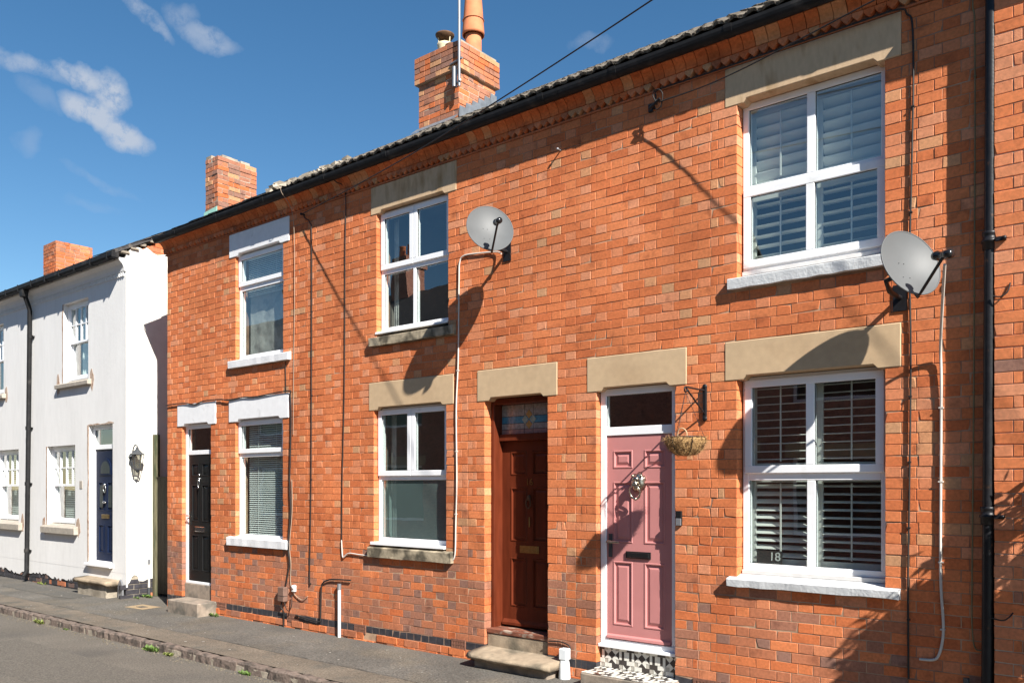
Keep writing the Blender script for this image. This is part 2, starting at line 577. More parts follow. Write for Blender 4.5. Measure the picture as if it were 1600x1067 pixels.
def tint(w, z, x=0):
    """which clay: lower courses carry more burnt and dirty bricks, headers more often pale"""
    head = w < .19
    low = max(0, min(1, (1.20 - z) / .40))
    east = .62 if x > -4.9 else 1.0
    if low > 0 and rng.random() < low * east * (.74 if head else .74):
        return BR[rng.choice('iikkhhk' if head else 'kkkkhhdk')]
    r = rng.random()
    if head:
        return BR[rng.choice('eeellf' if low < .3 else 'eedk')] if r < .36 else BR['g'] if r < .40 and low < .3 else BR[rng.choice('abcdaec')]
    return BR[rng.choice('aaabbbcccd')] if r < .93 else BR[rng.choice('eel')]


def tint_pale(w, z, x=0):
    return BR[rng.choice('eecclaea')] if rng.random() < .965 else BR[rng.choice('khi')]


def run_course(a, b, par, jl, jr, x_ref, even):
    """bricks of one course between a and b; jl / jr: real jambs (closers laid there)"""
    L, Rr = [], []
    lo, hi = a, b
    if b - a < .03:
        return []
    if b - a < .30:
        n = 1 if b - a < .25 else 2
        w = (b - a) / n
        return [(a + i * w, a + (i + 1) * w) for i in range(n)]
    if jl:
        L = [S_W] if even else [H_W, Q_W]
    if jr:
        Rr = [S_W] if even else [H_W, Q_W]
    if sum(L) + sum(Rr) > b - a - .05:
        Rr = []
    out = []
    for w in L:
        out.append((lo, lo + w))
        lo += w
    tail = []
    for w in Rr:
        tail.append((hi - w, hi))
        hi -= w
    per = S_W + H_W + 0.006
    off = x_ref + (0 if even else per / 2)
    k = math.floor((lo - off) / per) - 1
    edges = []
    while off + k * per < hi + per:
        for e in (off + k * per, off + k * per + S_W):
            if lo + .045 < e < hi - .045:
                edges.append(e)
        k += 1
    pts = [lo] + edges + [hi]
    out += [(pts[i], pts[i + 1]) for i in range(len(pts) - 1) if pts[i + 1] - pts[i] > .012]
    return out + tail[::-1]


def lay(x0, x1, n0, n1, blocks, x_ref=0.0, yf=0.0, tf=tint, jambL=False, jambR=False, dz=0.0):
    """blocks: (xa, xb, za, zb, jamb?) -> list of (xa, xb, zmid, deep, material)"""
    res = []
    for n in range(n0, n1):
        za, zb = CZ0 + n * CH + dz, CZ0 + (n + 1) * CH + dz
        cuts = sorted([b for b in blocks if min(b[3], zb) - max(b[2], za) > CH * .45], key=lambda b: b[0])
        spans, cur, cj = [], x0, jambL
        for b in cuts:
            if b[0] > cur:
                spans.append((cur, b[0], cj, b[4]))
            if b[1] > cur:
                cur, cj = b[1], b[4]
        if cur < x1:
            spans.append((cur, x1, cj, jambR))
        for a, b, jl, jr in spans:
            bs = run_course(a, b, n, jl, jr, x_ref, n % 2 == 0)
            for i, (p, q) in enumerate(bs):
                deep = (jl and i == 0) or (jr and i == len(bs) - 1)
                ea = 0 if (i == 0 and jl) else JT / 2
                eb = 0 if (i == len(bs) - 1 and jr) else JT / 2
                res.append((p + ea, q - eb, (za + zb) / 2, deep, tf(q - p, za, p)))
    return res


# ================================================================ SETTING
def sheet(name, x0, x1, ya, za, yb, zb, mat, nx=1):
    mb = MB()
    mb.add([(x0, ya, za), (x1, ya, za), (x1, yb, zb), (x0, yb, zb)], [(0, 1, 2, 3)], mat)
    o = obj(name, mb)
    return tag(o, kind='structure')


sheet('ground', -400, 400, -400, -.30, 400, -.30, earth)
sheet('road', -60, 40, -6.2, -.115, -1.60, -.125, asphalt_r)
pav = lambda y: -.022 + .0143 * (y + 1.54)
mb = MB()
mb.add([(-60, -1.54, pav(-1.54)), (40, -1.54, pav(-1.54)), (40, 0, pav(0)), (-60, 0, pav(0)), (-60, 9, pav(0)), (40, 9, pav(0))], [(0, 1, 2, 3), (3, 2, 5, 4)], asphalt_p)
tag(obj('pavement', mb), kind='structure')
sheet('pavement_strip', -60, 40, -1.541, pav(-1.541) + .004, -1.09, pav(-1.09) + .004, asphalt_s)
sheet('opposite_pavement', -60, 40, -10.6, -.03, -6.2, -.03, asphalt_p)
# old reinstatement patches, cracks sealed with tar
def blob_sheet(name, pts, z, mat):
    mb = MB()
    mb.add([(a, b, z(b)) for a, b in pts], [tuple(range(len(pts)))], mat)
    return tag(obj(name, mb), kind='structure')


rr_ = random.Random(61)
rag = lambda x0, x1, y0, y1, j: [(x0 + (x1 - x0) * i / 12, y0 + rr_.uniform(-j, j)) for i in range(13)] + [(x1 + (x0 - x1) * i / 12, y1 + rr_.uniform(-j, j)) for i in range(13)]
asphalt_d = M('dark_patch_asphalt', (.086, .080, .071), .93, .4, 55, .008, 90, c2=(.10, .09, .075), c2lo=.52, c2hi=.64, c2scale=3)
blob_sheet('pavement_patch', rag(-17.8, -14.9, -.62, -.22, .05), lambda y: pav(y) + .004, asphalt_d)
blob_sheet('road_patch', rag(-12.2, -7.0, -3.3, -2.35, .03), lambda y: -.1175 - .0022 * (y + 6.2) + .0045, M('road_patch_asphalt', (.104, .092, .077), .93, .4, 55, .007, 95))
crk = MB()
xs_ = [-22 + i * .09 for i in range(230)]
yy_, cur_ = [], 0.0
for q_ in xs_:
    cur_ = cur_ * .9 + rr_.uniform(-.010, .010)
    yy_.append(-1.09 + cur_)
crk.add([(a, b, pav(b) + .0085) for a, b in zip(xs_, yy_)] + [(a, b + rr_.uniform(.002, .012), pav(b) + .0085) for a, b in zip(xs_, yy_)], [(i, i + 1, 231 + i, 230 + i) for i in range(229)], M('tar_seam', (.035, .032, .028), .9, .3, 20))
tag(obj('pavement_seam', crk), kind='structure')
grit = MB()
for i in range(900):
    a, b = rr_.uniform(-20, -4), -1.66 - abs(rr_.gauss(0, .07))
    q = rr_.uniform(.004, .012)
    grit.add([(a - q, b - q, -.123), (a + q, b - q * .6, -.123), (a, b + q, -.123), (a + q * .1, b, -.123 + q * 1.2)], [(0, 1, 3), (1, 2, 3), (2, 0, 3)], M('gutter_grit', (.16, .135, .10), .95, .4, 30))
tag(obj('gutter_grit', grit), kind='stuff')
kerb = tag(obj('kerb', MB().box(-60, 40, -1.64, -1.50, -.29, -.06, mortar_rough)), kind='structure')
x = -24.0
kb = []
for i in range(6):
    mb = MB()
    r = random.Random(50 + i)
    n = 5
    w = 1.0
    vs_, fs = [], []
    for a in range(n + 1):
        t = -.5 + a / n
        e = .012 if a in (0, n) else 0
        vs_ += [(t, .075, -.03 + r.uniform(-.004, .003) - e), (t, -.045 + r.uniform(-.008, .008), -.022 + r.uniform(-.006, .004) - e), (t, -.072 + r.uniform(-.010, .010) + e, -.040 + r.uniform(-.008, .004)), (t, -.078 + r.uniform(-.012, .006) + e, -.21)]
    for a in range(n):
        for b in range(3):
            fs.append((a * 4 + b, (a + 1) * 4 + b, (a + 1) * 4 + b + 1, a * 4 + b + 1))
    fs += [(0, 1, 2, 3), (n * 4 + 3, n * 4 + 2, n * 4 + 1, n * 4)]
    mb.add(vs_, fs, kerb_gran)
    kb.append(mb.mesh('kerb_stone'))
while x < 1.5:
    w = rng.uniform(.30, .62)
    o = bpy.data.objects.new('kerb_stone', rng.choice(kb))
    o.location = (x + w / 2, -1.575 + rng.uniform(-.006, .006), .004 + rng.uniform(-.008, .006))
    o.rotation_euler = (0, 0, rng.uniform(-.015, .015))
    o.scale = (w - .004, 1, 1)
    place(o, kerb)
    x += w

# ================================================================ HOUSES
GX = -12.76          # left end of the brick terrace
PX1, PX2, PX3 = -9.20, -4.90, -1.20
EAVE_Y, EAVE_Z, SLOPE = -.20, 5.872, .602
RIDGE_Y = 3.15
roofz = lambda y: EAVE_Z + SLOPE * (y - EAVE_Y)
LZ0, LZ1 = CZ0 + 31 * CH, CZ0 + 35 * CH      # ground floor lintels
UZ0, UZ1 = CZ0 + 59 * CH, CZ0 + 63 * CH      # upper lintels

h14 = thing('terraced_house', 'red brick terraced house with black front door and white lintels', 'house', (-10.98, 0, 0), 'brick terraced houses in the row')
h16 = thing('terraced_house', 'red brick terraced house with red-brown panelled door and stained glass fanlight', 'house', (-7.05, 0, 0), 'brick terraced houses in the row')
h18 = thing('terraced_house', 'red brick terraced house with pink front door and shuttered windows', 'house', (-3.05, 0, 0), 'brick terraced houses in the row')
h20 = thing('terraced_house', 'paler brick house standing slightly forward right of the black drainpipe', 'house', (1.5, 0, 0), 'brick terraced houses in the row')
houses = [h14, h16, h18]
bounds = [GX, PX1, PX2, PX3]

# (house, lintel xa, xb, jamb xa, xb, sill bottom, sill height)
WIN = {
    'w1u': (0, -10.985, -9.548, -10.835, -9.690, 3.615, .100), 'w1l': (0, -10.995, -9.555, -10.840, -9.698, 1.055, .112),
    'w2u': (1, -7.895, -6.462, -7.795, -6.590, 3.612, .100), 'w2l': (1, -7.930, -6.504, -7.845, -6.622, 1.048, .118),
    'w3u': (2, -3.242, -1.794, -3.131, -1.912, 3.622, .088), 'w3l': (2, -3.242, -1.794, -3.133, -1.910, 1.050, .066),
}
DOOR = {'d1': (0, -12.435, -11.348, -12.315, -11.490), 'd2': (1, -6.149, -5.064, -6.045, -5.187), 'd3': (2, -4.699, -3.614, -4.593, -3.733)}
blocks, holes = [], {0: [], 1: [], 2: []}
lint = []
for k, (h, la, lb, ja, jb, sb, sh) in WIN.items():
    up = k.endswith('u')
    l0, l1 = (UZ0, UZ1) if up else (LZ0, LZ1)
    blocks += [(la, lb, l0, l1, False), (ja, jb, sb + .03, l0, True), (la + .02, lb - .01, CZ0 + CH * round((sb - CZ0) / CH), CZ0 + CH * (round((sb - CZ0) / CH) + 1), False)]
    holes[h].append((ja - .007, jb + .007, sb + .02, l0 + .05))
    lint.append((k, h, la, lb, ja, jb, l0, l1))
for k, (h, la, lb, ja, jb) in DOOR.items():
    blocks += [(la, lb, LZ0, LZ1, False), (ja, jb, -.2, LZ0, True)]
    holes[h].append((ja - .007, jb + .007, -.12, LZ0 + .05))
    lint.append((k, h, la, lb, ja, jb, LZ0, LZ1))
AIR = [(0, -11.36, -11.08, .085, .195), (0, -9.60, -9.34, .085, .195), (1, -8.21, -7.99, .085, .195), (1, -6.54, -6.32, .095, .205), (2, -3.55, -3.28, .085, .195)]
for h, a, b, c, d in AIR:
    blocks.append((a, b, CZ0 - CH, CZ0, False))

# --- mortar core of each house wall
for i, h in enumerate(houses):
    mb = grid_faces(bounds[i], bounds[i + 1] - .0005, -.12, 5.90, holes[i], .0038, .225, mortar)
    obj('wall', mb, h)

# --- facing bricks
allb = lay(GX, PX3, 0, 63, blocks, x_ref=-3.2)
# soot-black damp course and the broken course under it
damp = lay(GX, PX3, -1, 0, blocks, x_ref=-3.2, tf=lambda w, z, x: blue_brick)
damp = [(a, m, z, d, t) for (p, q, z, d, t) in damp for (a, m) in ([(p, q)] if q - p < .19 else [(p, (p + q) / 2 - .003), ((p + q) / 2 + .003, q)])]
foot = lay(GX, PX3, -3, -1, blocks, x_ref=-3.3, tf=lambda w, z, x: BR[rng.choice('abckdh')])
own = {0: [], 1: [], 2: []}
for b in allb + damp + foot:
    cx = (b[0] + b[1]) / 2
    own[0 if cx < PX1 else 1 if cx < PX2 else 2].append(b)


def in_view(x, y, z):
    d = Vector((x, y, z)) - CAM
    zc = -d.x * math.sin(PHI) + d.y * math.cos(PHI)
    xc = d.x * math.cos(PHI) + d.y * math.sin(PHI)
    u, v = 800 + 1317 * xc / zc, 757.5 - 1317 * d.z / zc
    return -20 < u < 1620 and -20 < v < 1090


def make_bricks(house, lst, limit, yf=0.0, matskin=None):
    lst = sorted(lst, key=lambda b: -(b[1] - b[0]) / (Vector(((b[0] + b[1]) / 2, 0, b[2])) - CAM).length ** 2)
    mb, cnt = MB(), 0
    for p, q, z, deep, t in lst:
        x, w = (p + q) / 2, q - p
        y = yf + rng.uniform(-.0022, .0014)
        zz = z + rng.uniform(-.0012, .0012)
        d = .118 if deep else .05
        if z < CZ0 - CH:
            y += rng.uniform(-.012, .004)
        elif z < 1.15 and yf == 0:
            y += .0016
        if cnt < limit and in_view(x, 0, z):
            brick_obj(house, x, y, zz, w, d, t)
            cnt += 1
        else:
            brick_into(mb, x, y, zz, w, d, t)
    o = obj('brick_facing', mb, house)
    o['kind'] = 'stuff'


make_bricks(h14, own[0], 300)
make_bricks(h16, own[1], 230)
make_bricks(h18, own[2], 300)

# --- lintels with chamfered soffit, sills
for k, h, la, lb, ja, jb, l0, l1 in lint:
    n = .034
    ia, ib = ja + .055, jb - .055
    poly = [(la, l0), (ia, l0), (ia + .034, l0 + n), (ib - .034, l0 + n), (ib, l0), (lb, l0), (lb, l1 - .004), (la, l1 - .004)]
    mt = white_paint if h == 0 else (stone_stain if k.endswith('u') else stone)
    obj('lintel', MB().prism(poly, -.006 if h else -.012, .14, mt), houses[h], .006)
for k, (h, la, lb, ja, jb, sb, sh) in WIN.items():
    mt = {'w1': white_paint, 'w2': stone_grime, 'w3': grey_sill}[k[:2]]
    xa, xb = {'w1u': (-10.955, -9.515), 'w1l': (-10.99, -9.555), 'w2u': (-7.88, -6.468), 'w2l': (-7.905, -6.507), 'w3u': (-3.197, -1.800), 'w3l': (-3.204, -1.798)}[k]
    mb = MB()
    nseg = 14
    r = random.Random(k)
    rows = []
    for i in range(nseg + 1):
        xx = xa + (xb - xa) * i / nseg
        jz = r.uniform(-.004, .004) if mt is not white_paint else r.uniform(-.002, .002)
        jy = r.uniform(-.003, .003)
        rows.append([(xx, .16, sb), (xx, -.050 + jy, sb + jz), (xx, -.055 + jy, sb + sh - .006), (xx, -.050 + jy, sb + sh), (xx, .09, sb + sh + .035), (xx, .16, sb + sh + .035)])
    v = [p for rw in rows for p in rw]
    f = [(i * 6 + a, (i + 1) * 6 + a, (i + 1) * 6 + (a + 1) % 6, i * 6 + (a + 1) % 6) for i in range(nseg) for a in range(6)] + [tuple(range(6)), tuple(nseg * 6 + a for a in range(5, -1, -1))]
    mb.add(v, f, mt)
    obj('sill', mb, houses[h])

# --- eaves: dog-tooth course, corbel course, gutter, roof
TP = .0853


def eaves(house, xa, xb, label_tiles, kind):
    tooth = MB()
    tooth.prism([(-TP / 2 + .0015, CH / 2 - .003), (-TP / 2 + .0015, .014), (-TP * .04, -CH / 2 + .017), (TP * .04, -CH / 2 + .017), (TP / 2 - .0015, .014), (TP / 2 - .0015, CH / 2 - .003)], -.046, .02, BR['d'])
    obj('string_course', MB().prism([(.02, UZ1 + .001), (-.016, UZ1 + .001), (-.018, UZ1 + .015), (.02, UZ1 + .018)], xa, xb - .001, BR['k'], axis='x'), house)
    obj('frieze', MB().box(xa, xb - .001, .006, .05, UZ1 + .02, UZ1 + CH, M('recess_shade_brick', (.10, .06, .045), .95, .2, 20)), house)  # dark colour paints the shade of the recess between the teeth
    tme = tooth.mesh('dogtooth_brick')
    prof = [(.06, 0), (-.030, 0), (-.046, .004), (-.052, .030), (-.070, .060), (-.100, .088), (-.122, .102), (-.126, .140), (.06, .140)]
    cw = .108
    cor = MB()
    cor.prism(prof, -cw / 2 + .003, cw / 2 - .003, BR['a'], axis='x')
    cme = cor.mesh('corbel_brick')
    n = int((xb - xa) / TP)
    st = (xb - xa) / n
    for i in range(n):
        o = bpy.data.objects.new('dogtooth_brick', tme)
        o.location = (xa + (i + .5) * st, 0, UZ1 + CH / 2)
        o.rotation_euler = (0, 0, rng.uniform(-.03, .03))
        place(o, house)
        o.material_slots[0].link = 'OBJECT'
        o.material_slots[0].material = BR[rng.choice('ddkekbeg')]
    n = int((xb - xa) / cw)
    st = (xb - xa) / n
    for i in range(n):
        o = bpy.data.objects.new('corbel_brick', cme)
        o.location = (xa + (i + .5) * st, rng.uniform(-.003, .003), UZ1 + CH)
        o.scale = (st / cw, 1, 1)
        place(o, house)
        o.material_slots[0].link = 'OBJECT'
        o.material_slots[0].material = BR[rng.choice('abbdadbabf')]
    # half-round gutter with joint sleeves and brackets
    gy, gz, gr = -.172, 5.818, .058
    mb = MB()
    seg = 10
    arc = [(gy + gr * math.cos(math.pi + math.pi * i / seg), gz + gr * 1.45 * math.sin(math.pi + math.pi * i / seg)) for i in range(seg + 1)]
    inn = [(gy + (gr - .005) * math.cos(math.pi + math.pi * i / seg), gz + (gr - .005) * 1.43 * math.sin(math.pi + math.pi * i / seg)) for i in range(seg + 1)]
    mb.prism(arc + inn[::-1], xa, xb - .002, black_plastic, axis='x')
    g = obj('gutter', mb, house)
    xx = xa + .6
    while xx < xb - .2:
        mb = MB()
        a2 = [(gy + (gr + .006) * math.cos(math.pi + math.pi * i / seg), gz + .004 + (gr + .006) * 1.43 * math.sin(math.pi + math.pi * i / seg)) for i in range(seg + 1)]
        mb.prism(a2 + [(p, q + .0045) for p, q in arc[::-1]], xx, xx + .07, black_plastic, axis='x')
        obj('gutter_bracket', mb, g)
        xx += 1.15
    # fascia behind the gutter
    obj('fascia', MB().box(xa, xb - .002, -.112, -.07, UZ1 + CH + .142, 5.86, black_plastic), house)
    mb = MB()
    e = .03
    pl = [(EAVE_Y + .03, roofz(EAVE_Y + .03) - .035), (RIDGE_Y, roofz(RIDGE_Y) - .035), (6.5, roofz(RIDGE_Y) - .035 - SLOPE * (6.5 - RIDGE_Y)), (6.5, roofz(RIDGE_Y) - .095 - SLOPE * (6.5 - RIDGE_Y)), (RIDGE_Y, roofz(RIDGE_Y) - .095), (EAVE_Y + .06, roofz(EAVE_Y + .06) - .06)]
    mb.prism(pl, xa, xb - .002, slate if kind == 'slate' else roof_conc, axis='x')
    rf = obj('roof', mb, house)
    sh = .60
    if kind == 'conc':
        tw, tl = .300, .40
        var = []
        for q in range(4):
            r = random.Random(q + 3)
            mb = MB()
            ns = 18
            top, bot = [], []
            for s_ in range(ns + 1):
                t = s_ / ns
                zz = .010 * (1 + math.cos(4 * math.pi * t)) + r.uniform(-.004, .004)
                for yy, arr in ((0, top), (tl, top)):
                    arr.append(((t - .5) * tw, yy + (r.uniform(-.006, .006) if yy == 0 else 0), zz + .024))
                for yy in (0, tl):
                    bot.append(((t - .5) * tw, yy, zz - .002))
            f = []
            for s_ in range(ns):
                a = s_ * 2
                f += [(a, a + 2, a + 3, a + 1)]
            mb.add(top, f, roof_conc)
            mb.add(bot, [tuple(reversed(q_)) for q_ in f], roof_conc)
            mb.add([top[i] for i in range(0, 2 * ns + 2, 2)] + [bot[i] for i in range(0, 2 * ns + 2, 2)], [(i, i + 1, ns + 2 + i, ns + 1 + i) for i in range(ns)], roof_conc)
            mb.add([top[0], top[1], bot[1], bot[0]], [(0, 1, 2, 3)], roof_conc)
            mb.add([top[-2], top[-1], bot[-1], bot[-2]], [(0, 1, 2, 3)], roof_conc)
            var.append(mb.mesh('roof_tile'))
        rows, nt = 9, max(1, int((xb - xa) / tw))
    else:
        tw, tl = .255, .42
        var = []
        for q in range(5):
            r = random.Random(q + 30)
            mb = MB()
            pts = [(-.5 * tw + .003, r.uniform(-.008, .004)), (-.2 * tw, r.uniform(-.010, .004)), (.2 * tw, r.uniform(-.010, .006)), (.5 * tw - .003, r.uniform(-.008, .006)), (.5 * tw - .003, tl), (-.5 * tw + .003, tl)]
            mb.prism(pts, 0, .009, slate, axis='z')
            var.append(mb.mesh('roof_slate'))
        rows, nt = 9, max(1, int((xb - xa) / tw))
    st = (xb - xa) / nt
    ang = math.atan(SLOPE)
    for rw in range(rows):
        yy = EAVE_Y - .02 + rw * .32
        for i in range(nt):
            if rw > 1 and i % 1:
                continue
            o = bpy.data.objects.new('roof_tile', rng.choice(var))
            o.location = (xa + (i + .5) * st, yy, roofz(yy) - .028 + rng.uniform(0, .004 if kind == 'conc' else .012))
            o.rotation_euler = (ang - .045 - (rng.uniform(-.02, .03) if kind != 'conc' else 0), rng.uniform(-.01, .01), 0)
            o.scale = (st / tw, 1, 1)
            place(o, rf)
    return rf


rf14 = eaves(h14, GX - .04, PX1, '', 'slate')
rf16 = eaves(h16, PX1, PX2, '', 'conc')
rf18 = eaves(h18, PX2, PX3, '', 'conc')
# mortar fillet running up the join between the slate and the tiled roof, broken in places
mb = MB()
r = random.Random(3)
for i in range(26):
    yy = EAVE_Y + i * .055
    s_ = r.uniform(.025, .055)
    c = Vector((-9.72 + r.uniform(-.03, .03), yy, roofz(yy) + r.uniform(-.005, .03)))
    vv = []
    for a in range(8):
        vv.append(c + Vector(((1 if a & 1 else -1) * s_ * 1.3, (1 if a & 2 else -1) * s_, (1 if a & 4 else -1) * s_ * .55)) + Vector((r.uniform(-.02, .02), r.uniform(-.02, .02), r.uniform(-.012, .012))))
    mb.add(vv, [(0, 1, 3, 2), (4, 6, 7, 5), (0, 4, 5, 1), (2, 3, 7, 6), (0, 2, 6, 4), (1, 5, 7, 3)], mortar_rough)
tag(obj('mortar_fillet', mb, rf14), kind='stuff')

# gable end of the terrace on the alley
mb = MB()
mb.prism([(.23, -.12), (6.3, -.12), (6.3, 5.7), (RIDGE_Y, roofz(RIDGE_Y) - .1), (.1, roofz(.1) - .1), (.23, 5.6)], GX, GX + .22, BR['k'], axis='x')
obj('gable_wall', mb, h14)
obj('rear_wall', MB().box(GX, PX3, 6.3, 6.5, -.12, 5.7, BR['k']), h16)

# air bricks
for h, a, b, c, d in AIR:
    mb = MB()
    holes_ = []
    nx = 7
    for i in range(nx):
        for j in range(2):
            wx = (b - a - .04) / nx
            holes_.append((a + .02 + i * wx + wx * .22, a + .02 + (i + 1) * wx - wx * .22, c + .018 + j * .040, c + .018 + j * .040 + .028))
    grid_faces(a, b, c, d, [] if False else holes_, -.006, .03, M('terracotta_air_brick', (.19, .085, .055), .85, .25, 30, .002, 80))if True else None
    mb = grid_faces(a + .004, b - .004, c, d, holes_, -.006, .03, MATS['terracotta_air_brick'])
    mb.box(a + .006, b - .006, .031, .05, c + .002, d - .002, gasket)
    obj('air_brick', mb, houses[h])


# ================================================================ WINDOWS
def bars(mb, x0, x1, z0, z1, w, y0, y1, mat, wb=None, wt=None, wl_=None, wr=None):
    wb, wt, wl_, wr = wb or w, wt or w, wl_ or w, wr or w
    mb.box(x0, x1, y0, y1, z0, z0 + wb, mat)
    mb.box(x0, x1, y0, y1, z1 - wt, z1, mat)
    mb.box(x0, x0 + wl_, y0, y1, z0 + wb, z1 - wt, mat)
    mb.box(x1 - wr, x1, y0, y1, z0 + wb, z1 - wt, mat)
    return mb


def pane(parent, x0, x1, z0, z1, y, mat=None):
    mb = MB()
    mb.add([(x0, y, z0), (x1, y, z0), (x1, y, z1), (x0, y, z1)], [(0, 1, 2, 3)], mat or glass)
    o = obj('pane', mb, parent)
    g = MB()
    bars(g, x0 - .004, x1 + .004, z0 - .004, z1 + .004, .007, y - .006, y + .004, gasket)
    obj('gasket', g, parent)
    return o


def sash(parent, x0, x1, z0, z1, yf, w=.055):
    """opening light, standing proud of the frame, with glazing bead"""
    mb = bars(MB(), x0, x1, z0, z1, w, yf - .022, yf + .04, upvc)
    o = obj('sash', mb, parent, .004)
    pane(parent, x0 + w, x1 - w, z0 + w, z1 - w, yf)
    return o


def bead(parent, x0, x1, z0, z1, yf, mat=None):
    pane(parent, x0, x1, z0, z1, yf + .022, mat)


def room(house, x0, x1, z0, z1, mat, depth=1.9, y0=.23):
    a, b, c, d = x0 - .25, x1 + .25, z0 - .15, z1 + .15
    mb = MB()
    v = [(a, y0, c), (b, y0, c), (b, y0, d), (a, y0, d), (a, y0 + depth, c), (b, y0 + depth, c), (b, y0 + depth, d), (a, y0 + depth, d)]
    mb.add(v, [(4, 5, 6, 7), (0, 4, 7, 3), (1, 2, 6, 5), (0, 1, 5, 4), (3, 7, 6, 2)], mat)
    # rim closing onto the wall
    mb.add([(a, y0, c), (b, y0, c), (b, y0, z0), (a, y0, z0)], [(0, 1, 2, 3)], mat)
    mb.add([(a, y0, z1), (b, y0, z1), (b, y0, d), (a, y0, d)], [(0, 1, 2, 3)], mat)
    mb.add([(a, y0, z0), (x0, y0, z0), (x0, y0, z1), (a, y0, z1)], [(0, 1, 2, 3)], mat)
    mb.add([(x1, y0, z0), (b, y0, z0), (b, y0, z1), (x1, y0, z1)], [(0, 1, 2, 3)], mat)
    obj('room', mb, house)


def frame(house, x0, x1, z0, z1, yf, w=.05, extra=()):
    mb = bars(MB(), x0, x1, z0, z1, w, yf, yf + .075, upvc)
    for a, b, c, d in extra:
        mb.box(a, b, yf + .001, yf + .074, c, d, upvc)
    return obj('window', mb, house, .004)


# pink-door house: 18
yf = .112
x0, x1 = -3.126, -1.917
for k, z0, z1 in (('w3u', 3.785, 5.252), ('w3l', 1.188, 2.863)):
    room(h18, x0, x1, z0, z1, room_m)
    mx0, mx1 = -2.563, -2.493
    if k == 'w3u':
        zt0, zt1 = 4.478, 4.530
        w = frame(h18, x0, x1, z0, z1, yf, .055, [(x0 + .055, x1 - .055, zt0, zt1), (mx0, mx1, zt1, z1 - .055)])
        bead(w, x0 + .055, mx0, zt1, z1 - .055, yf)
        bead(w, mx1, x1 - .055, zt1, z1 - .055, yf)
        sx0, sx1, sz0, sz1 = x0 + .012, x1 - .012, z0 + .028, zt0 + .02
    else:
        zt0, zt1 = 1.965, 2.040
        w = frame(h18, x0, x1, z0, z1, yf, .055, [(x0 + .055, x1 - .055, zt0, zt1), (mx0, mx1, z0 + .055, zt0)])
        bead(w, x0 + .055, mx0, z0 + .055, zt0, yf)
        bead(w, mx1, x1 - .055, z0 + .055, zt0, yf)
        sx0, sx1, sz0, sz1 = x0 + .025, x1 - .025, zt0 + .062, z1 - .028
    mb = bars(MB(), sx0, sx1, sz0, sz1, .066, yf - .024, yf + .04, upvc)
    mb.box(mx0, mx1, yf - .0235, yf + .039, sz0 + .066, sz1 - .066, upvc)
    obj('sash', mb, w, .004)
    pane(w, sx0 + .066, mx0, sz0 + .066, sz1 - .066, yf)
    pane(w, mx1, sx1 - .066, sz0 + .066, sz1 - .066, yf)
    obj('cill', MB().box(x0 + .004, x1 - .004, yf - .03, yf + .05, z0 - .036, z0 - .001, upvc_grey), w, .003)


def shutter(label, x0, x1, z0, z1, y, pitch, tilt, lw=.062, group='plantation shutters behind the windows of the house with the pink door'):
    t = thing('plantation_shutter', label, 'shutter', ((x0 + x1) / 2, y, z0), group)
    st = .050
    mb = bars(MB(), x0, x1, z0, z1, st, y - .014, y + .014, shutter_white, wb=.085, wt=.06)
    obj('shutter_frame', mb, t, .003)
    n = max(1, int((z1 - z0 - .145) / pitch))
    sp = (z1 - z0 - .145) / n
    me = MB()
    a = [(lw / 2 * math.cos(q), .0055 * math.sin(q)) for q in [i * math.pi / 6 for i in range(12)]]
    me.prism(a, -.5, .5, shutter_white, axis='x')
    louvre = me.mesh('louvre')
    for i in range(n):
        o = bpy.data.objects.new('louvre', louvre)
        o.location = ((x0 + x1) / 2, y, z0 + .085 + (i + .5) * sp)
        o.rotation_euler = (R(tilt) + rng.uniform(-.02, .02), 0, 0)
        o.scale = (x1 - x0 - 2 * st - .004, 1, 1)
        place(o, t)
    obj('tilt_rod', MB().box((x0 + x1) / 2 - .006, (x0 + x1) / 2 + .006, y - .040, y - .030, z0 + .1, z1 - .07, shutter_white), t)


sy = .245
shutter('closed white louvres behind upper left pane of the big upstairs window', x0 + .02, -2.545, 4.50, 5.23, sy, .088, -58, .092)
shutter('closed white louvres behind upper right pane of the big upstairs window', -2.520, x1 - .02, 4.50, 5.23, sy, .088, -58, .092)
shutter('open white louvres behind lower left pane of the big upstairs window', x0 + .02, -2.545, 3.80, 4.48, sy, .078, -12, .07)
shutter('open white louvres behind lower right pane of the big upstairs window', -2.520, x1 - .02, 3.80, 4.48, sy, .078, -12, .07)
shutter('open white louvres behind upper left pane of the downstairs shuttered window', x0 + .02, -2.545, 2.03, 2.86, sy, .066, 3, .062)
shutter('open white louvres behind upper right pane of the downstairs shuttered window', -2.520, x1 - .02, 2.03, 2.86, sy, .066, 3, .062)
shutter('half tilted louvres above the number plate, lower left downstairs pane', x0 + .02, -2.545, 1.20, 2.01, sy, .066, 38, .062)
shutter('open louvres behind lower right pane of the downstairs shuttered window', -2.520, x1 - .02, 1.20, 2.01, sy, .066, 14, .062)


def text_mesh(s, size, depth=.002):
    c = bpy.data.curves.new('t', 'FONT')
    c.body = s
    c.size = size
    c.extrude = depth
    c.align_x = 'CENTER'
    c.align_y = 'CENTER'
    o = bpy.data.objects.new('t', c)
    col.objects.link(o)
    dg = bpy.context.evaluated_depsgraph_get()
    me = bpy.data.meshes.new_from_object(o.evaluated_get(dg))
    bpy.data.objects.remove(o)
    return me


def text_obj(s, size, loc, mat, parent, name='number'):
    me = text_mesh(s, size)
    me.materials.clear()
    me.materials.append(mat)
    me.transform(Matrix.Translation(loc) @ Matrix.Rotation(R(90), 4, 'X'))
    return obj(name, me, parent)


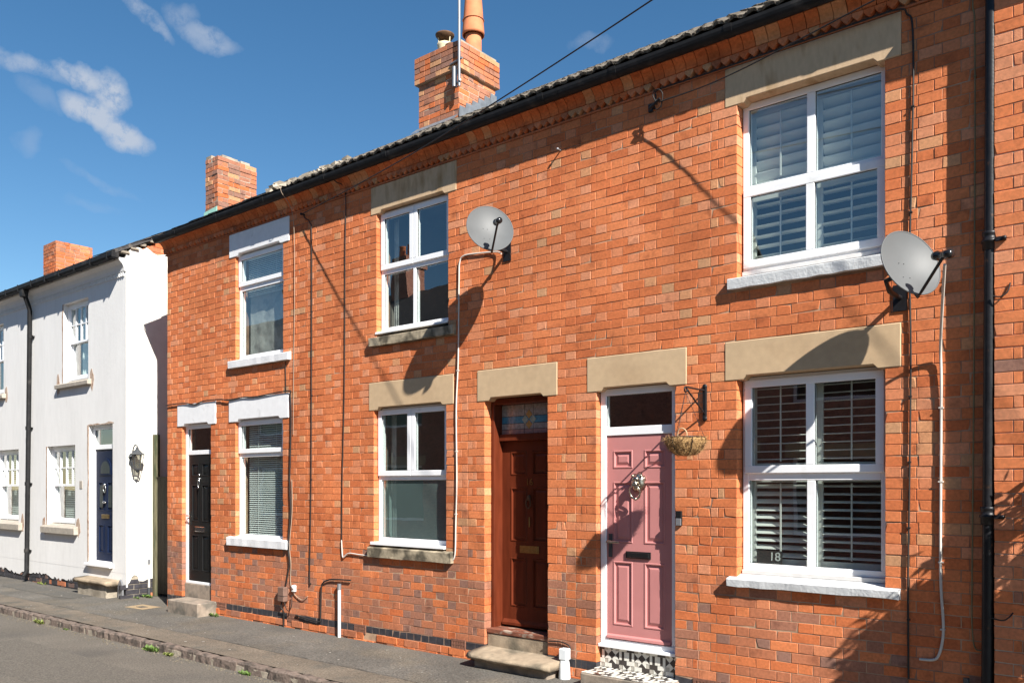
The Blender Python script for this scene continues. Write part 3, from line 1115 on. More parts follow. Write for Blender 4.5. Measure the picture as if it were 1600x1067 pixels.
npl = thing('number_plate', 'dark number plate reading 18 standing inside the downstairs shuttered window', 'number plate', (-2.92, .20, 1.245))
obj('plate', MB().box(-3.03, -2.80, .178, .184, 1.245, 1.355, M('slate_grey_plate', (.035, .038, .038), .5, .1)), npl)
text_obj('18', .105, (-2.865, .176, 1.302), M('pale_lettering', (.55, .56, .54), .6, .03), npl)

# stained-glass house: 16
yf = .075
x0, x1 = -7.790, -6.595
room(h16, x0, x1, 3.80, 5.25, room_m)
w = frame(h16, x0, x1, 3.785, 5.250, yf, .052, [(x0 + .052, x1 - .052, 4.488, 4.550), (-7.235, -7.190, 3.837, 4.488)])
mx = -7.212
bead(w, x0 + .052, mx - .024, 3.837, 4.488, yf)
bead(w, mx + .022, x1 - .052, 3.837, 4.488, yf)
sash(w, x0 + .012, mx - .003, 4.540, 5.224, yf, .062)
sash(w, mx + .003, x1 - .012, 4.540, 5.224, yf, .062)
obj('cill', MB().box(x0 - .02, x1 - .004, -.012, yf + .05, 3.756, 3.784, upvc), w, .003)
x0, x1 = -7.840, -6.627
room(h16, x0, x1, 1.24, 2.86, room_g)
w = frame(h16, x0, x1, 1.235, 2.862, yf, .052, [(x0 + .052, x1 - .052, 1.985, 2.045)])
mx = -7.250
bead(w, x0 + .052, x1 - .052, 1.287, 1.985, yf, glass_frost)
sash(w, x0 + .012, mx - .003, 2.035, 2.836, yf, .062)
sash(w, mx + .003, x1 - .012, 2.035, 2.836, yf, .062)
obj('cill', MB().box(x0 - .035, x1 - .004, -.035, yf + .05, 1.198, 1.234, upvc), w, .003)


def drape(label, x0, x1, z0, z1, y, mat, waves=7, amp=.02):
    mb = MB()
    n = waves * 6
    v = []
    for i in range(n + 1):
        t = i / n
        yy = y + amp * math.sin(t * waves * 2 * math.pi) + rng.uniform(-.002, .002)
        v += [(x0 + (x1 - x0) * t, yy, z0), (x0 + (x1 - x0) * t, yy, z1)]
    mb.add(v, [(2 * i, 2 * i + 2, 2 * i + 3, 2 * i + 1) for i in range(n)], mat, True)
    o = obj('curtain', mb)
    return tag(o, label, 'curtain')


drape('pale strip standing for the white reveal at left inside the upstairs window beside the smaller dish', -7.735, -7.655, 3.82, 5.2, .24, curtain, 2, .006)  # narrow strip stands for the white inner window reveal, not a curtain
drape('pale strip standing for the white reveal at left inside downstairs window between the two doors of the brick row', -7.785, -7.70, 1.27, 2.84, .24, curtain, 2, .006)  # likewise the white inner reveal of the downstairs window

# black-door house: 14
yf = .062
x0, x1 = -10.830, -9.695
room(h14, x0, x1, 3.75, 5.25, room_m)
w = frame(h14, x0, x1, 3.735, 5.250, yf, .055, [(x0 + .055, x1 - .055, 4.72, 4.80)])
bead(w, x0 + .055, x1 - .055, 3.79, 4.72, yf)
sash(w, x0 + .010, x1 - .010, 4.785, 5.228, yf, .062)
x0, x1 = -10.835, -9.703
room(h14, x0, x1, 1.17, 2.86, room_m)
w = frame(h14, x0, x1, 1.165, 2.862, yf, .055, [(x0 + .055, x1 - .055, 2.325, 2.405)])
bead(w, x0 + .055, x1 - .055, 1.22, 2.325, yf)
sash(w, x0 + .010, x1 - .010, 2.380, 2.838, yf, .062)


def blind(label, x0, x1, z0, z1, y, tilt, pitch=.030):
    t = thing('venetian_blind', label, 'blind', ((x0 + x1) / 2, y, z0), 'venetian blinds in the house with the black door')
    obj('head_rail', MB().box(x0, x1, y - .02, y + .02, z1 - .035, z1, blind_white), t)
    mb = MB()
    zz = z0
    c, s = math.cos(R(tilt)) * .0125, math.sin(R(tilt)) * .0125
    while zz < z1 - .04:
        mb.add([(x0, y - c, zz - s), (x1, y - c, zz - s), (x1, y, zz + .0015), (x0, y, zz + .0015), (x1, y + c, zz + s), (x0, y + c, zz + s)], [(0, 1, 2, 3), (3, 2, 4, 5)], blind_white)
        zz += pitch
    tag(obj('slats', mb, t), kind='stuff')
    for xx in (x0 + .25 * (x1 - x0), x0 + .7 * (x1 - x0)):
        obj('ladder_cord', MB().tube([(xx, y - .016, z0), (xx, y - .016, z1 - .03)], .002, blind_white, 5), t)


blind('closed venetian blind in the upstairs window with white lintel', -10.76, -9.76, 4.66, 5.22, .17, 62, .026)
blind('half open venetian blind in the downstairs window beside black door', -10.73, -9.76, 1.20, 2.84, .165, 48, .030)
drape('crumpled grey net curtain low in the upstairs window with white lintel', -10.76, -9.76, 3.78, 4.70, .20, curtain, 3, .005)


# ================================================================ DOORS
def panelled_leaf(name, house, x0, x1, z0, z1, yf, mat, panels, raised=.010, fielded=.05):
    holes_ = [p for p in panels]
    mb = grid_faces(x0, x1, z0, z1, holes_, yf, yf + .014, mat)
    mb.box(x0 + .001, x1 - .001, yf + .0145, yf + .045, z0 + .001, z1 - .001, mat)
    d = obj(name, mb, house)
    for a, b, c, e in panels:
        m2 = MB()
        rings = [(0, .002), (.006, -.005), (.016, -.005), (.022, .0125), (.034, .0125), (.034 + fielded * .55, .0125 - raised), (.036 + fielded * .55, .0125 - raised)]
        v = []
        for ins, yy in rings:
            v += [(a + ins, yf + yy, c + ins), (b - ins, yf + yy, c + ins), (b - ins, yf + yy, e - ins), (a + ins, yf + yy, e - ins)]
        f = []
        for i in range(len(rings) - 1):
            for k in range(4):
                f.append((i * 4 + k, i * 4 + (k + 1) % 4, (i + 1) * 4 + (k + 1) % 4, (i + 1) * 4 + k))
        n = (len(rings) - 1) * 4
        f.append((n, n + 1, n + 2, n + 3))
        m2.add(v, f, mat)
        obj('door_panel', m2, d)
    return d


def fr(x0, x1, ts):
    return [x0 + (x1 - x0) * t for t in ts]


# pink door
yf = .070
jx0, jx1 = -4.588, -3.738
mb = bars(MB(), jx0, jx1, .362, 2.862, .066, yf, yf + .07, upvc, wb=.066, wt=.066)
mb.box(jx0 + .066, jx1 - .066, yf + .001, yf + .069, 2.405, 2.487, upvc)
df = obj('door_frame', mb, h18, .004)
obj('threshold', MB().box(jx0, jx1, yf - .045, yf + .03, .347, .378, upvc), df, .003)
pane(df, jx0 + .066, jx1 - .066, 2.487, 2.796, yf + .025)
room(h18, jx0 + .01, jx1 - .01, .40, 2.86, room_m, 1.6)
lx0, lx1 = jx0 + .068, jx1 - .068
pa, pb, pc, pd = fr(lx0, lx1, (.10, .41, .585, .90))
pz = [(2.085, 2.262), (1.365, 1.960), (.565, 1.190)]
dp = panelled_leaf('front_door', h18, lx0, lx1, .434, 2.400, yf + .012, pink, [(a, b, c, d) for c, d in pz for a, b in ((pa, pb), (pc, pd))])
dp['label'] = 'pink six-panel front door'
obj('weather_bar', MB().prism([(yf + .013, .438), (yf - .012, .438), (yf - .008, .462), (yf + .013, .478)], lx0 + .01, lx1 - .01, pink, axis='x'), dp)
mb = MB()
xm = (lx0 + lx1) / 2
mb.box(xm - .135, xm + .135, yf - .004, yf + .013, 1.222, 1.290, black_gloss)
mb.box(xm - .120, xm + .120, yf - .010, yf - .003, 1.234, 1.280, black_gloss)
obj('letterbox', mb, dp, .003)
mb = MB()
hx = lx0 + .045
mb.box(hx - .018, hx + .018, yf - .002, yf + .013, 1.225, 1.450, lamp_grey)
mb.tube([(hx, yf + .004, 1.375), (hx, yf - .055, 1.375), (hx + .03, yf - .062, 1.376), (hx + .135, yf - .055, 1.374)], [.014, .013, .013, .010], pewter, 10)
obj('handle', mb, dp)
# lion-head knocker
kx, kz = xm + .005, 1.955
mb = MB()
n = 28
v = [(kx, yf - .040, kz)]
for ring, (rr, yy) in enumerate(((.030, -.042), (.050, -.026), (.064, .000), (.060, .012))):
    for i in range(n):
        a = 2 * math.pi * i / n
        q = rr * (1 + (.13 * math.cos(a * 7 + ring * 1.3) if ring > 0 else 0))
        v.append((kx + q * math.cos(a), yf + yy + (.006 * math.cos(a * 7 + ring) if ring else 0), kz + q * 1.22 * math.sin(a) - .004))
f = [(0, 1 + i, 1 + (i + 1) % n) for i in range(n)]
for ring in range(3):
    for i in range(n):
        f.append((1 + ring * n + i, 1 + ring * n + (i + 1) % n, 1 + (ring + 1) * n + (i + 1) % n, 1 + (ring + 1) * n + i))
mb.add(v, f, pewter, True)


def ball(mb, c, r, mat, sx=1, sz=1, sy=1, n=12):
    prof = [(max(1e-4, math.sin(math.pi * i / 8)) * 1.0, -math.cos(math.pi * i / 8)) for i in range(9)]
    c = Vector(c)
    vv = [c + Vector((p * math.cos(2 * math.pi * k / n) * r * sx, p * math.sin(2 * math.pi * k / n) * r * sy, q * r * sz)) for p, q in prof for k in range(n)]
    ff = [(i * n + k, i * n + (k + 1) % n, (i + 1) * n + (k + 1) % n, (i + 1) * n + k) for i in range(8) for k in range(n)]
    mb.add(vv, ff, mat, True)


ball(mb, (kx, yf - .046, kz + .022), .024, pewter, 1.2, .9)
ball(mb, (kx, yf - .058, kz - .012), .019, pewter, 1.15, 1.0)
ball(mb, (kx, yf - .066, kz - .002), .009, pewter, 1.3, .8)
for s in (-1, 1):
    ball(mb, (kx + s * .020, yf - .062, kz + .016), .006, tile_k)
    ball(mb, (kx + s * .038, yf - .030, kz + .046), .012, pewter)
    ball(mb, (kx + s * .014, yf - .066, kz - .020), .011, pewter)
ring = [(kx + .046 * math.cos(a), yf - .060 - .012 * math.sin(a), kz - .080 + .052 * math.sin(a)) for a in [2 * math.pi * i / 24 for i in range(25)]]
mb.tube(ring, [.0055 + .004 * max(0, -math.sin(2 * math.pi * i / 24)) for i in range(25)], pewter, 8, False)
ball(mb, (kx, yf - .052, kz - .134), .012, pewter)
mb.v = [(kx + (a - kx) * 1.22, yf + .01 + (b - yf - .01) * 1.1, kz + (c_ - kz) * 1.22) for a, b, c_ in mb.v]
kn = obj('door_knocker', mb, dp)
kn['label'] = 'pewter lion head door knocker with ring'

# patterned ceramic tiles: riser and tread
def tiled(name, house, origin, ex, ez, w, h, nrm, seed):
    """geometric tile pattern on a rectangle: origin + ex*u + ez*v"""
    ex, ez, nrm, origin = Vector(ex), Vector(ez), Vector(nrm), Vector(origin)
    base = MB()
    base.add([origin, origin + ex * w, origin + ex * w + ez * h, origin + ez * h], [(0, 1, 2, 3)], grout)
    o = obj(name, base, house)
    mw, mk = MB(), MB()

    def clip(poly):
        for ax, lim, sgn in ((0, 0, 1), (0, w, -1), (1, 0, 1), (1, h, -1)):
            out = []
            for i, p in enumerate(poly):
                q = poly[(i + 1) % len(poly)]
                ip, iq = (p[ax] - lim) * sgn >= 0, (q[ax] - lim) * sgn >= 0
                if ip:
                    out.append(p)
                if ip != iq:
                    t = (lim - p[ax]) / (q[ax] - p[ax])
                    out.append((p[0] + (q[0] - p[0]) * t, p[1] + (q[1] - p[1]) * t))
            poly = out
            if len(poly) < 3:
                return None
        return poly

    def piece(poly, dark):
        cx = sum(p[0] for p in poly) / len(poly)
        cz = sum(p[1] for p in poly) / len(poly)
        poly = [(cx + (p[0] - cx) * .965, cz + (p[1] - cz) * .965) for p in poly]
        poly = clip(poly)
        if not poly:
            return
        ar = sum(poly[i][0] * poly[(i + 1) % len(poly)][1] - poly[(i + 1) % len(poly)][0] * poly[i][1] for i in range(len(poly)))
        if abs(ar) < 1e-5:
            return
        m_ = mk if dark else mw
        pts = [origin + ex * a + ez * b for a, b in poly]
        n_ = len(pts)
        m_.add([p + nrm * .003 for p in pts] + pts, [tuple(range(n_))] + [(i, (i + 1) % n_, n_ + (i + 1) % n_, n_ + i) for i in range(n_)], tile_k if dark else tile_w)
    u = .042
    nx, nz = int(w / u) + 12, int(h / u) + 12
    px, pzz = 8, 8

    def unit(ox, oz):
        """star block 4x4 units centred on ox,oz, stripes beside it"""
        c = lambda a, b: (ox + a * u, oz + b * u)
        piece([c(0, -1), c(1, 0), c(0, 1), c(-1, 0)], True)
        for sx, sz in ((1, 1), (1, -1), (-1, 1), (-1, -1)):
            piece([c(sx, 0), c(sx * 1, sz * 1), c(0, sz)], False)
            # white diamonds at the corners with dark triangles round them
            cc = (ox + sx * 2 * u, oz + sz * 2 * u)
        for a, b in ((1, 0), (0, 1), (-1, 0), (0, -1)):
            p = [c(a, b), c(2 * a + b, 2 * b + a) if False else (ox + (2 * a + b) * u, oz + (2 * b + a) * u), (ox + (2 * a - b) * u, oz + (2 * b - a) * u)]
            piece(p, True)
            piece([c(a, b), (ox + (a + b) * u, oz + (b + a) * u), (ox + (2 * a + b) * u, oz + (2 * b + a) * u)], False)
            piece([c(a, b), (ox + (a - b) * u, oz + (b - a) * u), (ox + (2 * a - b) * u, oz + (2 * b - a) * u)], False)
    def diamond(ox, oz):
        c = lambda a, b: (ox + a * u, oz + b * u)
        piece([c(0, -1), c(1, 0), c(0, 1), c(-1, 0)], False)
        for sx, sz in ((1, 1), (1, -1), (-1, 1), (-1, -1)):
            piece([c(sx, 0), c(sx, sz), c(0, sz)], True)
    P_ = 8
    for i in range(-1, nx // P_ + 2):
        for j in range(-1, nz // P_ + 2):
            for ox, oz in ((i * P_ + 3.2, j * P_ + 3.0), (i * P_ + 7.2, j * P_ + 7.0)):
                unit(ox * u, oz * u)
                for a, b in ((2, 2), (2, -2), (-2, 2), (-2, -2)):
                    pass
                diamond((ox + 4) * u - 2 * u, (oz + 2) * u) if False else None
            for ox, oz in ((i * P_ + 3.2, j * P_ + 7.0), (i * P_ + 7.2, j * P_ + 3.0)):
                # stripe block
                for s_, dk in ((-1.66, False), (-1.0, True), (-.33, False), (.33, False), (1.0, True), (1.66, False)):
                    piece([((ox + s_ - .33) * u, (oz - 1) * u), ((ox + s_ + .33) * u, (oz - 1) * u), ((ox + s_ + .33) * u, (oz + 1) * u), ((ox + s_ - .33) * u, (oz + 1) * u)], dk)
                diamond((ox - 1) * u, (oz + 2 - .0) * u) if False else None
                for sz in (-1, 1):
                    for sx in (-1, 1):
                        diamond((ox + sx) * u, (oz + sz * 1.5 + sz * .5) * u) if False else None
                        piece([((ox + sx * 2) * u, (oz + sz) * u), ((ox) * u, (oz + sz) * u), ((ox) * u, (oz + sz * 2) * u), ((ox + sx * 2) * u, (oz + sz * 2) * u)], sx == sz)
    tag(obj('white_tile', mw, o), kind='stuff')
    tag(obj('dark_tile', mk, o), kind='stuff')
    return o


tiled('tiled_riser', h18, (-4.590, .070, .150), (1, 0, 0), (0, 0, 1), .855, .196, (0, -1, 0), 1)
mb = MB().box(-4.600, -3.690, -.270, .30, -.1, .1405, concrete)
stp = obj('doorstep', mb, h18, .012)
tiled('tiled_tread', h18, (-4.590, -.262, .1435), (1, 0, 0), (0, 1, 0), .895, .328, (0, 0, 1), 2)

# brown door
yf = .105
jx0, jx1 = -6.040, -5.192
mb = MB()
mb.box(jx0, jx0 + .042, yf, yf + .20, .33, 2.862, brown)
mb.box(jx1 - .042, jx1, yf, yf + .20, .33, 2.862, brown)
mb.box(jx0 + .042, jx1 - .042, yf, yf + .20, 2.800, 2.862, brown)
mb.box(jx0 + .042, jx1 - .042, yf + .085, yf + .20, 2.405, 2.480, brown)
df = obj('door_frame', mb, h16, .005)
obj('threshold', MB().box(jx0, jx1, .03, yf + .20, .318, .372, brown_worn), df, .008)
room(h16, jx0 + .01, jx1 - .01, .35, 2.86, room_m, 1.6, .33)
yf = .208
lx0, lx1 = jx0 + .044, jx1 - .044
pa, pb, pc, pd = fr(lx0, lx1, (.155, .45, .55, .845))
pz = [(2.03, 2.290), (1.31, 1.900), (.60, 1.135)]
db = panelled_leaf('front_door', h16, lx0, lx1, .385, 2.402, yf + .040, brown, [(a, b, c, d) for c, d in pz for a, b in ((pa, pb), (pc, pd))], .006, .04)
db['label'] = 'red-brown panelled front door with brass numerals 16'
obj('weather_bar', MB().prism([(yf + .041, .40), (yf + .004, .40), (yf + .006, .425), (yf + .041, .46)], lx0 + .02, lx1 - .02, brown, axis='x'), db)
xm = (lx0 + lx1) / 2
mb = MB()
mb.box(xm - .130, xm + .130, yf + .030, yf + .041, 1.190, 1.268, brass)
mb.box(xm - .100, xm + .100, yf + .026, yf + .031, 1.205, 1.250, brass)
obj('letterbox', mb, db, .003)
text_obj('16', .10, (xm, yf + .036, 1.955), brass, db, 'numeral')
mb = MB()
ball(mb, (xm, yf + .026, 1.785), .024, rust, 1, 1.4)
mb.tube([(xm + .030 * math.sin(a), yf + .014, 1.728 + .055 * math.cos(a)) for a in [2 * math.pi * i / 16 for i in range(17)]], .007, rust, 8, False)
obj('door_knocker', mb, db)
obj('latch', MB().box(xm - .006, xm + .006, yf + .028, yf + .041, 1.47, 1.58, brass), db, .002)
# stained-glass fanlight
fx0, fx1, fz0, fz1 = jx0 + .042, jx1 - .042, 2.480, 2.800
fy = yf + .030
fan = obj('fanlight', MB().box(fx0, fx1, fy + .006, fy + .012, fz0, fz1, gasket), df)
fw, fh = fx1 - fx0, fz1 - fz0
cols = [0, .17, .42, .58, .83, 1.0]
rows_ = [(0, .16, st_rose), (.16, .36, st_clear), (.36, .60, st_blue), (.60, 1.0, st_clear)]
for i in range(5):
    for a, b, mt in rows_:
        if i == 2:
            continue
        obj('stained_pane', MB().box(fx0 + fw * cols[i] + .003, fx0 + fw * cols[i + 1] - .003, fy, fy + .005, fz0 + fh * a + .003, fz0 + fh * b - .003, mt), fan)
cx, cz = fx0 + fw * .5, fz0 + fh * .48
dw, dh = fw * .080, fh * .31
for a, b, mt in ((0, dh * .55, st_gold), (0, -dh * .55, st_gold), (-dw * .55 * 1.6, 0, st_pale), (dw * .55 * 1.6, 0, st_pale)):
    s1, s2 = dw * .72, dh * .50
    obj('stained_pane', MB().prism([(cx + a - s1 + .001, cz + b), (cx + a, cz + b - s2), (cx + a + s1 - .001, cz + b), (cx + a, cz + b + s2)], fy - .002, fy + .003, mt), fan)
for a, b, mt in rows_:
    obj('stained_pane', MB().box(fx0 + fw * .42 + .003, fx0 + fw * .58 - .003, fy + .0012, fy + .0055, fz0 + fh * a + .003, fz0 + fh * b - .003, mt), fan)
# stone riser and worn slab
obj('stone_riser', MB().box(jx0, jx1, .040, .30, -.1, .316, step_stone), h16, .01)
mb = MB()
nseg, r = 12, random.Random(9)
rows2 = []
for i in range(nseg + 1):
    t = i / nseg
    xx = -6.055 + 1.095 * t
    sag = .018 * math.sin(math.pi * t)
    e = .02 if i in (0, nseg) else 0
    rows2.append([(xx, .05, .185 - sag * .5), (xx, -.20, .165 - sag), (xx, -.285 + e, .150 - sag + r.uniform(-.003, .003)), (xx, -.312 + e + r.uniform(-.006, .006), .122 + r.uniform(-.004, .004)), (xx, -.290 + e + r.uniform(-.006, .008), .092 + r.uniform(-.008, .004)), (xx, .05, .09)])
v = [p for rw in rows2 for p in rw]
f = [(i * 6 + a, (i + 1) * 6 + a, (i + 1) * 6 + a + 1, i * 6 + a + 1) for i in range(nseg) for a in range(5)] + [tuple(range(6)), tuple(nseg * 6 + a for a in range(5, -1, -1))]
mb.add(v, f, step_stone, True)
sl_ = obj('doorstep', mb, h16)
obj('step_base', MB().box(-6.00, -5.02, -.225, .04, -.1, .089, concrete), sl_, .012)

# black door
yf = .060
jx0, jx1 = -12.310, -11.495
mb = bars(MB(), jx0, jx1, .402, 2.862, .070, yf, yf + .07, upvc, wb=.04)
mb.box(jx0 + .070, jx1 - .070, yf + .001, yf + .069, 2.392, 2.458, upvc)
df = obj('door_frame', mb, h14, .004)
pane(df, jx0 + .070, jx1 - .070, 2.458, 2.792, yf + .025)
room(h14, jx0 + .01, jx1 - .01, .42, 2.86, room_m, 1.6)
lx0, lx1 = jx0 + .072, jx1 - .072
pa, pb, pc, pd = fr(lx0, lx1, (.13, .44, .56, .87))
pz = [(2.06, 2.26), (1.36, 1.93), (.60, 1.16)]
dk = panelled_leaf('front_door', h14, lx0, lx1, .445, 2.390, yf + .012, black_door, [(a, b, c, d) for c, d in pz for a, b in ((pa, pb), (pc, pd))], .008)
dk['label'] = 'black six-panel front door'
xm = (lx0 + lx1) / 2
obj('letterbox', MB().box(xm - .135, xm + .135, yf - .006, yf + .013, 1.21, 1.285, chrome), dk, .004)
mb = MB()
mb.box(lx0 + .03, lx0 + .058, yf, yf + .012, 1.30, 1.52, chrome)
mb.tube([(lx0 + .044, yf + .004, 1.45), (lx0 + .044, yf - .05, 1.45), (lx0 + .15, yf - .05, 1.45)], .010, chrome, 8)
obj('handle', mb, dk)
mb = MB()
mb.lathe([(.001, -.02), (.014, -.016), (.020, 0), (.014, .012)], (xm, yf, 2.02), chrome, 12, (0, -1, 0))
mb.tube([(xm + .022 * math.cos(a), yf - .022, 1.95 + .06 * math.sin(a)) for a in [2 * math.pi * i / 16 for i in range(17)]], .007, chrome, 8, False)
ball(mb, (xm, yf - .02, 1.885), .014, chrome)
ball(mb, (xm, yf - .005, 2.075), .012, chrome, .8, 1.6)
obj('door_knocker', mb, dk)
obj('concrete_riser', MB().box(jx0, jx1, .045, .30, -.1, .400, concrete), h14, .006)
obj('doorstep', MB().box(-12.19, -11.33, -.31, .044, -.1, .193, concrete), h14, .014)

# ================================================================ RIGHT HOUSE (forward by half a brick)
F20 = -.112
XR = -1.146
obj('wall', MB().box(XR + .004, 4.0, F20 + .006, 6.3, -.12, 5.95, mortar_pale), h20)
b20 = lay(XR, 1.4, -3, 67, [], x_ref=-1.02, tf=tint_pale, jambL=True, dz=-.030)
b20 = [(p, q, z, False, t) for p, q, z, d, t in b20]
make_bricks(h20, b20, 300, F20)
mb = MB()
mb.prism([(-.32, 5.88), (RIDGE_Y, 7.93), (6.4, 5.98), (6.4, 5.93), (RIDGE_Y, 7.87), (-.32, 5.82)], XR - .02, 4.0, roof_conc, axis='x')
obj('roof', mb, h20)
obj('gutter', MB().box(XR, 4.0, -.34, -.235, 5.76, 5.86, black_plastic), h20, .02)


# ================================================================ CHIMNEYS
def chimney(house, x0, x1, y0, y1, z0, z1, steps, letters='abekhcd', mort=mortar_pale, limit=400, rough=.004):
    """brick stack; steps: list of (z, oversail). Bricks on the two faces the street sees, core behind"""
    over = lambda z: max([0] + [o for zz, o in steps if z > zz])
    mb = MB().box(x0 + .007, x1 - .007, y0 + .007, y1 - .007, z0, z1 - .01, mort)
    for zz, o in steps:
        nxt = min([z1] + [q for q, _ in steps if q > zz])
        mb.box(x0 - o + .008, x1 + o - .008, y0 - o + .008, y1 + o - .008, zz + .004, nxt - .002, mort)
    ch = obj('chimney', mb, house)
    ci, z = 0, z0
    while z < z1 - .03:
        o = over(z + .02)
        a, b, c, d = x0 - o, x1 + o, y0 - o, y1 + o
        even = ci % 2
        zc = z + CH / 2

        def mat():
            q = rng.choice(letters)
            return BR[q]
        # front face along x
        e = a
        first = S_W if even else H_W
        end = b if even else b - .1
        while e < end - .02:
            w = min(first, end - e)
            if end - e - w < .06:
                w = end - e
            brick_obj(ch, e + w / 2, c + rng.uniform(-rough, rough), zc, w - .008, .1, mat(), 0, CH - .010)
            e += w
            first = rng.choice((S_W, S_W, H_W))
        # right face along y
        e = c if not even else c + .1
        first = S_W if not even else H_W
        while e < d - .02:
            w = min(first, d - e)
            if d - e - w < .06:
                w = d - e
            brick_obj(ch, b + rng.uniform(-rough, rough), e + w / 2, zc, w - .008, .1, mat(), R(90), CH - .010)
            e += w
            first = rng.choice((S_W, S_W, H_W))
        z += CH
        ci += 1
    return ch


cr = chimney(h16, -9.675, -8.800, 2.55, 3.41, 7.42, 8.70, [(8.27, .050), (8.36, .020)], 'khkgikdeh')
mb = MB()
mb.box(-9.70, -8.775, 2.57, 3.40, 8.695, 8.735, mortar_rough)
obj('flaunching', mb, cr)
# pots
mb = MB()
c = (-9.48, 2.95, 8.70)
mb.lathe([(.125, 0), (.12, .08), (.112, .26), (.125, .30), (.125, .34), (.10, .345), (.095, .1)], c, cream_pot, 20)
p = obj('chimney_pot', mb, cr)
p['label'] = 'cream chimney pot with rusty cowl'
mb = MB()
mb.lathe([(.03, .40), (.10, .405), (.150, .47), (.155, .49), (.145, .49), (.09, .415), (.02, .42)], c, rust, 20)
for a in (0, 2.1, 4.2):
    mb.tube([(c[0] + .10 * math.cos(a), c[1] + .10 * math.sin(a), c[2] + .30), (c[0] + .11 * math.cos(a), c[1] + .11 * math.sin(a), c[2] + .44)], .010, cream_pot, 6)
obj('cowl', mb, p)
mb = MB()
c = (-8.98, 3.08, 8.70)
mb.lathe([(.135, 0), (.132, .1), (.128, .42), (.10, .42)], c, terracotta, 22)
p = obj('chimney_pot', mb, cr)
p['label'] = 'tall terracotta chimney pot with flared cowl'
mb = MB()
mb.lathe([(.165, .36), (.176, .36), (.178, .40), (.172, .46), (.160, .62), (.135, .95), (.110, 1.25), (.12, 1.30), (.10, 1.30), (.12, .62), (.165, .37)], c, terracotta, 22)
obj('cowl', mb, p)
mb = MB()
mb.tube([(c[0] + .168 * math.cos(a), c[1] + .168 * math.sin(a), c[2] + .60 + (.0)) for a in [2 * math.pi * i / 24 for i in range(25)]], .008, terracotta, 6, False)
obj('pot_band', mb, p)
mb = MB()
mb.lathe([(.11, 0), (.105, .12), (.11, .16), (.09, .16), (.085, 0)], (-9.18, 2.80, 8.70), rust, 16)
obj('chimney_pot', mb, cr)
# lead apron and stepped side flashing
mb = MB()
mb.add([(-9.70, 2.535, roofz(2.535) + .07), (-8.79, 2.535, roofz(2.535) + .07), (-8.76, 2.40, roofz(2.40) + .03), (-9.72, 2.40, roofz(2.40) + .03)], [(0, 1, 2, 3)], lead)
for i in range(6):
    ya = 2.54 + i * .145
    mb.prism([(ya, roofz(ya) - .05), (ya + .16, roofz(ya + .16) - .05), (ya + .16, roofz(ya + .16) + .11), (ya + .02, roofz(ya + .16) + .11), (ya, roofz(ya) + .08)], -8.794, -8.783 - i * .0006, lead, axis='x')
obj('lead_flashing', mb, cr)
# aerial pole strapped to the corner
ap = thing('aerial_mast', 'grey metal aerial mast strapped to corner of tall chimney', 'aerial mast', (-8.70, 2.46, 7.9))
mb = MB()
mb.tube([(-8.70, 2.45, 7.95), (-8.70, 2.45, 10.4)], .022, galv, 12)
obj('pole', mb, ap)
mb = MB()
mb.tube([(-8.86, 2.53, 8.03), (-8.66, 2.43, 8.03)], .016, galv, 8)
mb.tube([(-8.92, 2.49, 8.36), (-8.64, 2.45, 8.36)], .016, galv, 8)
mb.box(-8.84, -8.79, 2.47, 2.50, 7.98, 8.30, galv)
mb.tube([(-8.815, 2.46, 7.98), (-8.815, 2.46, 8.28)], .030, galv, 10)
obj('bracket', mb, ap)

# ================================================================ WHITE HOUSE
WX = -14.12
WL = -24.5
hw = thing('rendered_house', 'white rendered house with navy front door at the far end of row', 'house', (-17.0, 0, 0))
WH = {'up': (-16.56, -15.53, 3.83, 5.31), 'lo': (-17.27, -16.06, 1.16, 2.665), 'far': (-19.88, -18.65, 1.16, 2.655), 'farup': (-20.50, -19.43, 3.83, 5.31), 'door': (-15.51, -14.60, .47, 2.99)}
wholes = list(WH.values())
mb = grid_faces(WL, WX - .014, .42, 5.80, wholes, 0, .24, render_white)
obj('wall', mb, hw)
# ragged foot of the render over a black painted plinth
mb = MB()
r = random.Random(12)
xx = WL
pts = []
while xx < WX:
    base = .17 if xx < -15.6 else .20
    pts.append((xx, base + r.uniform(-.035, .035) + .03 * math.sin(xx * 3.1)))
    xx += r.uniform(.03, .10)
pts.append((WX, .19))
mb.prism([(WL, .4205), (WX, .4205)] + pts[::-1], .002, .03, render_white)
obj('render_skirt', mb, hw)
for ja in (WH['door'],):
    pass
obj('plinth_core', MB().box(WL, WX - .012, .034, 6.0, -.12, .415, mortar_rough), hw)
plb = lay(WL, WX - .01, -3, 1, [], x_ref=0, tf=lambda w, z, x: rng.choice([blue_brick] * 9 + [BR['j'], BR['j'], BR['i'], BR['k']]))
mb = MB()
for p, q, z, d, t in plb:
    brick_into(mb, (p + q) / 2, .018 + rng.uniform(-.01, .008), z, q - p, .05, t)
tag(obj('plinth_bricks', mb, hw), kind='stuff')
